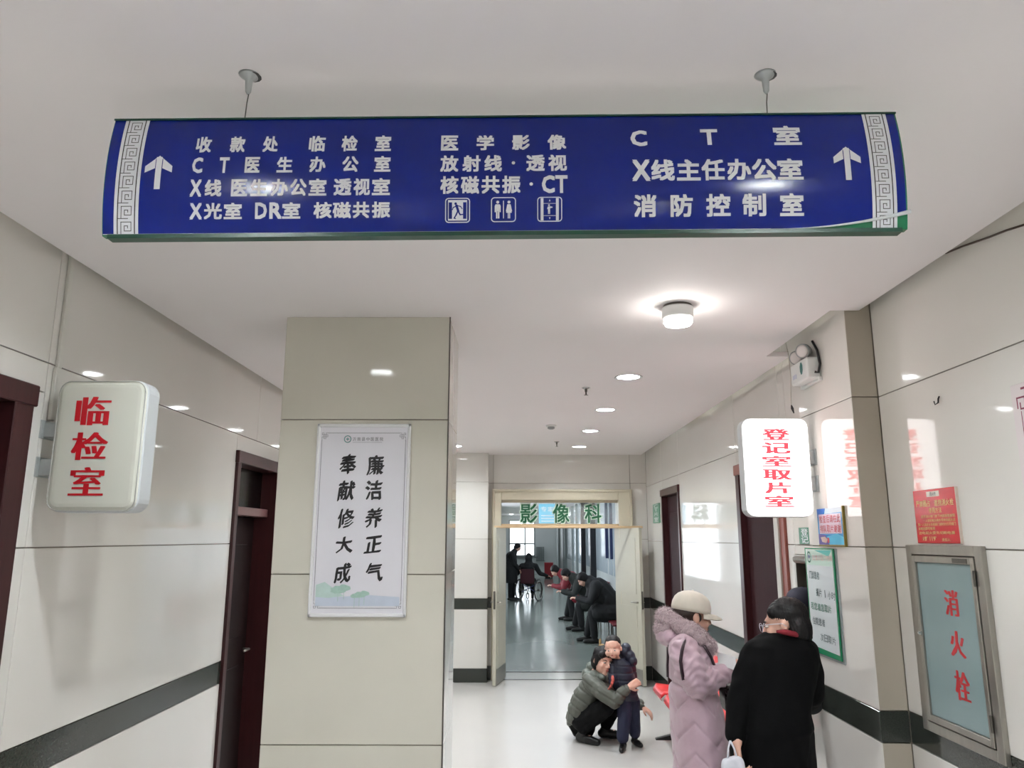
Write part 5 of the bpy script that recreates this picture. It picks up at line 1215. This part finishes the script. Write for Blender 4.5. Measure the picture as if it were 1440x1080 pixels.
chain(b, [q7(830, 957, 7.18), q7(846, 972, 7.05), q7(864, 986, 7.00), q7(880, 970, 6.99)], [0.078, 0.075, 0.066, 0.046])
chain(b, [q7(848, 954, 7.42), q7(880, 984, 7.44), q7(900, 991, 7.32)], [0.075, 0.068, 0.048])
def olvd(co, no):
    ax = (co[:, 2]*0.8+co[:, 0]*0.45); g = np.abs(((ax/0.075) % 1)-0.5)*0.075
    return -0.009*np.exp(-(g/0.008)**2)+wrinkle(0.004, 30)(co, no)
obj('padded_coat', fuse(b, 0.0065, 3, olvd), OLV, cw, smooth=True)
b = MB(); 
for x, y, r, Y in ((832, 938, 0.055, 7.34), (826, 947, 0.055, 7.33), (836, 949, 0.05, 7.18), (846, 951, 0.04, 7.12), (830, 951, 0.05, 7.22)): ell(b, q7(x, y, Y), (r, 0.07, r*0.9))
obj('hood', fuse(b, 0.0065, 3, wrinkle(0.004, 40)), mat('grey_green_hood', (96, 102, 94), 0.6, noise_amt=0.08), cw, smooth=True)
b = MB()
for k in 'lr': chain(b, [J['hip'+k], J['kn'+k], J['an'+k]+Vector((0, 0, 0.03))], [0.10, 0.078, 0.055])
cap(b, J['pelvis'], J['pelvis']+Vector((0.02, 0, -0.05)), 0.13, 0.12)
obj('trousers', fuse(b, 0.007, 3, wrinkle(0.004, 30)), BLK2, cw, smooth=True)
shoe('shoe', J['anl'], (1, -0.2, 0), SHOE, cw, 0.9); shoe('shoe', J['anr'], (0.75, -0.66, 0), SHOE, cw, 0.9)
hair_bob('hair', hc, HB, 1.05, cw, low=-0.06, front=0.062)
b = MB(); pb0 = HP(hc, HB, 1, 0.01, -0.05, 0.115); ell(b, pb0, (0.03, 0.02, 0.022)); ell(b, pb0+Vector((-0.012, 0, 0.035)), (0.012, 0.012, 0.03)); obj('hair_clip', b, mat('gold_clip', (164, 134, 92), 0.35, metal=0.4), cw, smooth=True)
# child
CHY = 7.12
def q8(x, y, Y=CHY): return atY(x, y, Y)
hc = q8(862, 911, 7.08); HB = basis((-0.30, -0.95, -0.04), roll=0.10)
J = dict(neck=q8(868, 926), chest=q8(874, 942), pelvis=q8(884, 980), shl=q8(886, 936, 7.14), shr=q8(862, 938, 7.10), ell=q8(890, 958, 7.16), elr=q8(862, 958, 7.05), wrl=q8(886, 972, 7.2), wrr=q8(870, 968, 7.08),
         hipl=q8(889, 985, 7.16), hipr=q8(878, 985, 7.10), knl=q8(891, 1008, 7.18), knr=q8(878, 1010, 7.06), anl=Vector((q8(893, 1030, 7.22).x, 7.22, 0.07)), anr=Vector((q8(876, 1030, 7.04).x, 7.06, 0.07)))
kd = body('person', 'small child in a navy hooded coat standing inside the arms of the squatting woman', J, 0.52, hc, HB, 0.005, hs=0.90, baby=True, feet=((0.3, -0.9, 0), (-0.25, -0.95, 0)),
          hands=[((J['wrl'], (0, 0, -1), (1, 0, 0)), dict(s=0.5, curl=0.5, thumb=1)), ((J['wrr'], (0.2, 0, -1), (-1, 0, 0)), dict(s=0.5, curl=0.5, thumb=-1))])
NV = mat('navy_padded_fabric', (24, 28, 48), 0.5, noise_amt=0.1, noise_scale=20)
b = MB(); loft(b, [(q8(868, 925), Vector((0.05, 0, 0)), Vector((0, 0.06, 0))), (q8(873, 934), Vector((0.092, 0, 0)), Vector((0, 0.09, 0))), (q8(876, 950), Vector((0.105, 0, 0)), Vector((0, 0.10, 0))), (q8(880, 968), Vector((0.098, 0, 0)), Vector((0, 0.105, 0))), (q8(884, 984), Vector((0.092, 0, 0)), Vector((0, 0.10, 0)))])
chain(b, [J['shl'], J['ell'], J['wrl']], [0.052, 0.046, 0.036]); chain(b, [J['shr'], J['elr'], J['wrr']], [0.046, 0.042, 0.034])
obj('navy_coat', fuse(b, 0.006, 3, lambda co, no: -0.006*np.exp(-((np.abs(((co[:, 2]/0.06) % 1)-0.5)*0.06)/0.006)**2)), NV, kd, smooth=True)
b = MB()
for x, y, r, Y in ((878, 917, 0.055, 7.17), (885, 923, 0.056, 7.16), (889, 930, 0.048, 7.14), (880, 912, 0.050, 7.18), (876, 928, 0.05, 7.18)): ell(b, q8(x, y, Y), (r, 0.06, r*1.05))
obj('hood', fuse(b, 0.006, 3), NV, kd, smooth=True)
b = MB()
chain(b, [J['hipr'], J['knr'], J['anr']+Vector((0, 0, 0.03))], [0.072, 0.062, 0.052]); chain(b, [J['hipl'], J['knl'], J['anl']+Vector((0, 0, 0.03))], [0.070, 0.060, 0.050])
obj('trousers', fuse(b, 0.006, 3, wrinkle(0.003, 40)), mat('navy_trousers', (34, 38, 66), 0.7, noise_amt=0.1), kd, smooth=True)
shoe('shoe', J['anl'], (0.3, -0.9, 0), SHOE, kd, 0.62, vox=0.005); shoe('shoe', J['anr'], (-0.25, -0.95, 0), SHOE, kd, 0.66, vox=0.005)
b = MB(); ell(b, HP(hc, HB, 0.9, 0, -0.026, 0.044), (0.076, 0.083, 0.072), HB); obj('hair', fuse(b, 0.006, 2), HAIR, kd, smooth=True)
b = MB(); b.tube([q8(861, 950, 7.0), q8(862, 956, 6.985), q8(860, 963, 6.985), q8(857, 969, 6.99), q8(852, 971, 7.0)], [0.01, 0.014, 0.012, 0.010, 0.006], 8); obj('red_trim', b, mat('red_white_trim', (206, 96, 84), 0.6, noise_amt=0.9, noise_scale=40), kd, smooth=True)

# ================================================================== red seats along the right wall
SEATM = mat('red_seat_shell', (214, 44, 46), 0.35, noise_amt=0.05, noise_scale=12)
bn = thing('seat_bench', 'row of red moulded seats on a black beam behind the woman in mauve', 'bench', (1.5, 6.75, 0))
def seat_shell(y):
    b = MB(); prof = [(1.30, 0.405), (1.285, 0.432), (1.32, 0.452), (1.42, 0.440), (1.55, 0.432), (1.63, 0.450), (1.68, 0.54), (1.71, 0.68), (1.725, 0.80)]
    rows_ = []
    for i, (x, z) in enumerate(prof):
        w = [0.15, 0.19, 0.215, 0.22, 0.215, 0.205, 0.20, 0.195, 0.15][i]
        rows_.append([(x+0.0*abs(k), y+w*k/3, z+(0.018 if 2 <= i <= 4 else 0.0)*(abs(k)/3)**2-(0.02 if i > 5 else 0)*0) for k in range(-3, 4)])
    top = [p for r_ in rows_ for p in r_]; n = len(top); und = []
    for i, r_ in enumerate(rows_):
        for p in r_: und.append((p[0]+(0.02 if i > 4 else 0.0), p[1], p[2]-(0.022 if i <= 5 else 0.0)))
    fs = []
    for i in range(len(prof)-1):
        for k in range(6):
            a = i*7+k; fs += [(a, a+1, a+8, a+7), (n+a, n+a+7, n+a+8, n+a+1)]
        fs += [(i*7, i*7+7, n+i*7+7, n+i*7), (i*7+6, n+i*7+6, n+i*7+13, i*7+13)]
    for k in range(6): fs += [(k, n+k, n+k+1, k+1)]; e_ = (len(prof)-1)*7+k; fs += [(e_, e_+1, n+e_+1, n+e_)]
    b.add(top+und, fs); return b
for y in (7.28, 6.76, 6.24): obj('seat', seat_shell(y), SEATM, bn, smooth=True)
obj('beam', MB().box((1.50, 5.95, 0.345), (1.56, 7.55, 0.395), bev=0.004), BLACKM, bn)
for y in (7.40, 6.1):
    lg_ = obj('leg', MB().box((1.515, y-0.02, 0.03), (1.548, y+0.02, 0.35), bev=0.003), BLACKM, bn)
    b = MB(); b.loops([[(1.28, y-0.022, 0.0), (1.28, y+0.022, 0.0), (1.28, y+0.022, 0.012), (1.28, y-0.022, 0.012)], [(1.50, y-0.025, 0.0), (1.50, y+0.025, 0.0), (1.50, y+0.025, 0.06), (1.50, y-0.025, 0.06)],
                       [(1.58, y-0.025, 0.0), (1.58, y+0.025, 0.0), (1.58, y+0.025, 0.06), (1.58, y-0.025, 0.06)], [(1.72, y-0.022, 0.0), (1.72, y+0.022, 0.0), (1.72, y+0.022, 0.012), (1.72, y-0.022, 0.012)]])
    obj('foot', b, BLACKM, lg_)
dp = atZ(947, 1045, 0)
tag(obj('bottle_cap', MB().lathe([(0.016, 0.0), (0.017, 0.004), (0.015, 0.012), (0.002, 0.013)], (dp.x, dp.y, 0.0), n=16), BLACKM, smooth=True), 'tiny black cap lying on the pale floor by the mauve coat', 'bottle cap')

# ================================================================== BACK CORRIDOR FIGURES
DK = mat('dark_winter_coat', (16, 17, 20), 0.75, noise_amt=0.2, noise_scale=10); MARO = mat('maroon_padding', (66, 16, 28), 0.6)
DK2 = mat('dark_trousers', (14, 15, 18), 0.8)
def far_person(label, J, hc, HB, coat, s=1.0, feet=((-1, 0, 0), (-1, 0, 0)), hairm=HAIR, group='people in the corridor behind the glass door', hands=None, coat_extra=None, fat=1.0):
    J = {k: Vector(v) for k, v in J.items()}
    hd = hands or [((J['wrl'], J['wrl']-J['ell'], (0, 0, 1)), dict(curl=0.5, thumb=1)), ((J['wrr'], J['wrr']-J['elr'], (0, 0, 1)), dict(curl=0.5, thumb=-1))]
    p = body('person', label, J, s, hc, HB, 0.011, group=group, hands=hd, feet=feet)
    b = MB(); cap(b, J['neck'], J['chest'], 0.09*fat, 0.165*fat); cap(b, J['chest'], J['pelvis'], 0.17*fat, 0.17*fat)
    for k in 'lr':
        chain(b, [J['chest'].lerp(J['neck'], 0.5), J['sh'+k], J['el'+k], J['wr'+k]], [0.1, 0.085*fat, 0.066, 0.045])
        cap(b, J['hip'+k], J['hip'+k].lerp(J['kn'+k], 0.3), 0.12, 0.105)
    if coat_extra: coat_extra(b)
    obj('coat', fuse(b, 0.013, 3, wrinkle(0.006, 20)), coat, p, smooth=True)
    b = MB()
    for k in 'lr': chain(b, [J['hip'+k], J['kn'+k], J['an'+k]+Vector((0, 0, 0.04))], [0.10, 0.080, 0.065])
    obj('trousers', fuse(b, 0.013, 2), DK2, p, smooth=True)
    for k, f in zip('lr', feet): shoe('shoe', J['an'+k], f, SHOE, p, 1.0, vox=0.010)
    hair_bob('hair', hc, HB, 1.0, p, m=hairm, vox=0.010)
    return p
def sitter(label, x0, y, lean, coat, hairm=HAIR, fat=1.12):
    """sits on the right bench at x0 facing left, bent forward"""
    hip = Vector((x0, y, 0.53)); ch = hip+Vector((-0.38*lean, 0, 0.36)); nk = ch+Vector((-0.17*lean, 0, 0.14)); hc = nk+Vector((-0.13, -0.01, 0.05))
    J = dict(pelvis=hip, chest=ch, neck=nk, shl=ch+Vector((-0.06, -0.2, 0.08)), shr=ch+Vector((-0.06, 0.2, 0.08)), ell=ch+Vector((-0.16, -0.24, -0.18)), elr=ch+Vector((-0.16, 0.24, -0.18)), wrl=ch+Vector((-0.38, -0.1, -0.14)), wrr=ch+Vector((-0.38, 0.1, -0.14)),
             hipl=hip+Vector((-0.02, -0.1, 0)), hipr=hip+Vector((-0.02, 0.1, 0)), knl=Vector((x0-0.45, y-0.12, 0.50)), knr=Vector((x0-0.43, y+0.12, 0.50)), anl=Vector((x0-0.42, y-0.13, 0.09)), anr=Vector((x0-0.52, y+0.13, 0.09)))
    return far_person(label, J, hc, basis((-0.8, -0.1, -0.75)), coat, hairm=hairm, fat=fat, coat_extra=lambda b: [cap(b, J['hip'+k], J['hip'+k].lerp(J['kn'+k], 0.75), 0.14*fat, 0.12*fat) for k in 'lr'])
MR = mat('dark_red_padded_coat', (128, 30, 42), 0.65, noise_amt=0.25, noise_scale=14); DG = mat('black_green_coat', (22, 27, 24), 0.7, noise_amt=0.2, noise_scale=12)
s1 = sitter('person in a bulky black coat bent forward on the nearest corridor seat', 1.80, 13.9, 0.85, DK, fat=1.3)
s2 = sitter('person in a dark green coat leaning forward on the middle corridor chair', 1.72, 15.6, 1.05, DG)
s3 = sitter('person in a dark red coat bent over on the farthest corridor chair', 1.68, 17.5, 1.2, MR)
# corridor chairs they sit on
CH = mat('dark_red_seat', (110, 34, 40), 0.45)
ch_t = None
for k, (y, lb) in enumerate(((13.3, 'dark red corridor chair nearest the open door leaf, left empty'), (13.9, 'dark red corridor chair under the bulky black coat'), (15.6, 'dark red corridor chair under the dark green coat'), (17.5, 'dark red corridor chair under the dark red coat'))):
    if ch_t is None:
        ch_t = thing('corridor_chair', lb, 'chair', (1.85, y, 0), 'dark red chairs along the back corridor')
        obj('seat', MB().box((1.62, y-0.23, 0.36), (2.05, y+0.23, 0.40), bev=0.012), CH, ch_t)
        b = MB(); b.loops([[(1.98, y-0.22, 0.40), (1.98, y+0.22, 0.40), (2.01, y+0.22, 0.40), (2.01, y-0.22, 0.40)], [(2.06, y-0.22, 0.84), (2.06, y+0.22, 0.84), (2.09, y+0.22, 0.84), (2.09, y-0.22, 0.84)]])
        obj('backrest', b, CH, ch_t)
        for dx in (-0.18, 0.16):
            for dy in (-0.2, 0.2): obj('leg', MB().tube([(1.85+dx, y+dy, 0), (1.85+dx, y+dy, 0.36)], 0.012, 8), STEELD, ch_t)
    else: copy_tree(ch_t, (1.85, y, 0), None, lb)
# person in a wheelchair, seen from behind
WY = 23.0; WX = 0.40
wc = thing('wheelchair', 'wheelchair with maroon back and large spoked wheels in the back corridor', 'wheelchair', (WX, WY, 0))
for sx in (-1, 1):
    b = MB(); xx = WX+sx*0.30; b.tube([(xx+sx*0.02*0, WY+0.30*cos(a*pi/16), 0.305+0.295*sin(a*pi/16)) for a in range(33)], 0.018, 8)
    wh = obj('wheel', b, BLACKM, wc, smooth=True)
    b = MB(); b.tube([(xx+sx*0.035, WY+0.26*cos(a*pi/16), 0.305+0.26*sin(a*pi/16)) for a in range(33)], 0.009, 6); obj('hand_rim', b, STEEL, wh, smooth=True)
    b = MB()
    for a in range(12): b.tube([(xx, WY, 0.305), (xx, WY+0.29*cos(a*pi/6), 0.305+0.29*sin(a*pi/6))], 0.003, 4)
    b.lathe([(0.03, -0.03), (0.03, 0.03)], (xx, WY, 0.305), 'X', 12); obj('spokes', b, STEELD, wh)
    b = MB(); b.tube([(WX+sx*0.22, WY+0.42+0.09*cos(a*pi/8), 0.10+0.085*sin(a*pi/8)) for a in range(17)], 0.012, 6); obj('caster', b, BLACKM, wc)
    b = MB(); b.tube([(WX+sx*0.22, WY-0.2, 0.95), (WX+sx*0.22, WY-0.12, 0.93), (WX+sx*0.22, WY-0.10, 0.5), (WX+sx*0.22, WY-0.08, 0.28), (WX+sx*0.22, WY+0.40, 0.26), (WX+sx*0.22, WY+0.42, 0.14)], 0.013, 8)
    b.tube([(WX+sx*0.22, WY-0.10, 0.52), (WX+sx*0.22, WY+0.35, 0.52), (WX+sx*0.2, WY+0.50, 0.20)], 0.012, 8); obj('side_frame', b, STEELD, wc, smooth=True)
wc.rotation_euler = (0, 0, -0.42)
b = MB(); b.tube([(WX-0.22, WY, 0.24), (WX+0.22, WY, 0.46)], 0.012, 8); b.tube([(WX+0.22, WY+0.02, 0.24), (WX-0.22, WY+0.02, 0.46)], 0.012, 8); obj('cross_brace', b, mat('blue_brace', (60, 70, 120), 0.4), wc)
obj('seat', MB().box((WX-0.22, WY-0.1, 0.48), (WX+0.22, WY+0.34, 0.51), bev=0.006), MARO, wc)
obj('backrest', MB().box((WX-0.22, WY-0.125, 0.50), (WX+0.22, WY-0.095, 0.90), bev=0.006), MARO, wc)
h = Vector((WX, WY+0.08, 0.56))
J = dict(pelvis=h, chest=h+Vector((0, -0.02, 0.34)), neck=h+Vector((0, 0, 0.52)), shl=h+Vector((-0.20, 0, 0.42)), shr=h+Vector((0.20, 0, 0.42)), ell=h+Vector((-0.34, 0.05, 0.20)), elr=h+Vector((0.34, 0.05, 0.20)), wrl=h+Vector((-0.55, 0.15, 0.18)), wrr=h+Vector((0.55, 0.10, 0.14)),
         hipl=h+Vector((-0.1, 0, 0)), hipr=h+Vector((0.1, 0, 0)), knl=h+Vector((-0.2, 0.42, 0.0)), knr=h+Vector((0.12, 0.45, 0.0)), anl=Vector((WX-0.24, WY+0.55, 0.16)), anr=Vector((WX+0.12, WY+0.58, 0.16)))
far_person('person in a dark hooded coat sitting in the wheelchair, seen from behind', J, h+Vector((0, 0.02, 0.66)), basis((-0.1, 1, -0.1)), DK, feet=((0, 1, 0), (0, 1, 0)),
           coat_extra=lambda b: (ell(b, h+Vector((0, -0.02, 0.66)), (0.12, 0.12, 0.14)), cap(b, h+Vector((0, 0, 0.55)), h+Vector((0, 0, 0.4)), 0.11, 0.19)))
# attendant standing at the left
SX_, SYY = -0.12, 23.0
h = Vector((SX_, SYY, 0.88))
J = dict(pelvis=h, chest=h+Vector((0.0, 0, 0.36)), neck=h+Vector((0.10, 0, 0.53)), shl=h+Vector((0.02, -0.18, 0.44)), shr=h+Vector((0.02, 0.18, 0.44)), ell=h+Vector((0.10, -0.2, 0.16)), elr=h+Vector((0.10, 0.2, 0.16)), wrl=h+Vector((0.22, -0.12, 0.02)), wrr=h+Vector((0.24, 0.12, 0.02)),
         hipl=h+Vector((0, -0.09, 0)), hipr=h+Vector((0, 0.09, 0)), knl=Vector((SX_-0.02, SYY-0.09, 0.47)), knr=Vector((SX_+0.04, SYY+0.09, 0.47)), anl=Vector((SX_-0.03, SYY-0.1, 0.09)), anr=Vector((SX_+0.05, SYY+0.1, 0.09)))
far_person('attendant in a long black coat standing beside the wheelchair, bent towards it', J, h+Vector((0.19, 0, 0.65)), basis((0.9, 0, -0.45)), DK, feet=((1, -0.2, 0), (1, -0.1, 0)),
           coat_extra=lambda b: loft(b, [(h+Vector((0, 0, 0.3)), (0.17, 0, 0), (0, 0.2, 0)), (h, (0.18, 0, 0), (0, 0.22, 0)), (h-Vector((0, 0, 0.38)), (0.19, 0, 0), (0, 0.22, 0))]))
# red box and grey radiator at the far end
rb_ = thing('red_box', 'red box standing on the floor near the far end window', 'box', (1.55, 35.5, 0))
obj('crate', MB().box((1.33, 35.3, 0.06), (1.72, 35.7, 0.66), bev=0.01), mat('red_crate', (176, 40, 52), 0.45), rb_)
obj('lid', MB().box((1.32, 35.29, 0.66), (1.73, 35.71, 0.70), bev=0.01), mat('red_crate', (0, 0, 0)), rb_)
obj('plinth', MB().box((1.36, 35.33, 0), (1.69, 35.67, 0.06)), BLACKM, rb_)
ra = thing('radiator', 'pale grey ribbed radiator right of the far end window', 'radiator', (1.3, 39.85, 0.75))
for k in range(7): obj('rib', MB().box((1.08+k*0.06, 39.80, 0.62), (1.125+k*0.06, 39.90, 1.36), bev=0.01), MULLG, ra)
obj('feed_pipe', MB().tube([(1.06, 39.87, 0.66), (1.52, 39.87, 0.66), (1.52, 39.95, 0.66), (1.52, 39.99, 0.60)], 0.012, 8), MULLG, ra)
# blue hanging sign seen through the transom glass
bs = thing('blue_ceiling_sign', 'small light blue sign hanging behind the transom glass with white characters', 'sign', (0.62, 14.0, 2.30))
obj('panel', MB().box((0.43, 13.98, 2.06), (0.74, 14.0, 2.41), bev=0.003), mat('sky_blue_panel', (96, 176, 206), 0.35, emis=(96, 176, 206), estr=0.25), bs)  # panel colour is given a weak glow of its own
m_ = MB()
lettering(m_, row('专家', 0.46, 0.71, 2.27, 2.36), lambda u, v, h: (u, 13.9795-h, v), 0.03); 
for z in (2.19, 2.14, 2.09): m_.quad((0.47, 13.979, z), (0.70, 13.979, z), (0.70, 13.979, z+0.018), (0.47, 13.979, z+0.018))
obj('lettering', m_, WTXT, bs, recalc=False)
for x in (0.47, 0.70): obj('hanger', MB().tube([(x, 13.99, 2.41), (x, 13.99, 2.95)], 0.004, 6), STEELD, bs)
# lamps added to brighten the back corridor and its end wall
bl0 = downlight(0.7, 12.6, 'added fill lamps in a line along the back corridor ceiling', 'added back corridor lamps', False); bl0.location = (1.5, 12.6, 2.95)
for k in range(1, 10): copy_tree(bl0, (1.5, 12.6+2.9*k, 2.95))
copy_tree(bl0, (0.9, 38.0, 2.95), None, 'added fill lamp at the far end window of the back corridor, right one'); copy_tree(bl0, (-0.2, 38.0, 2.95), None, 'added fill lamp at the far end window of the back corridor, left one')
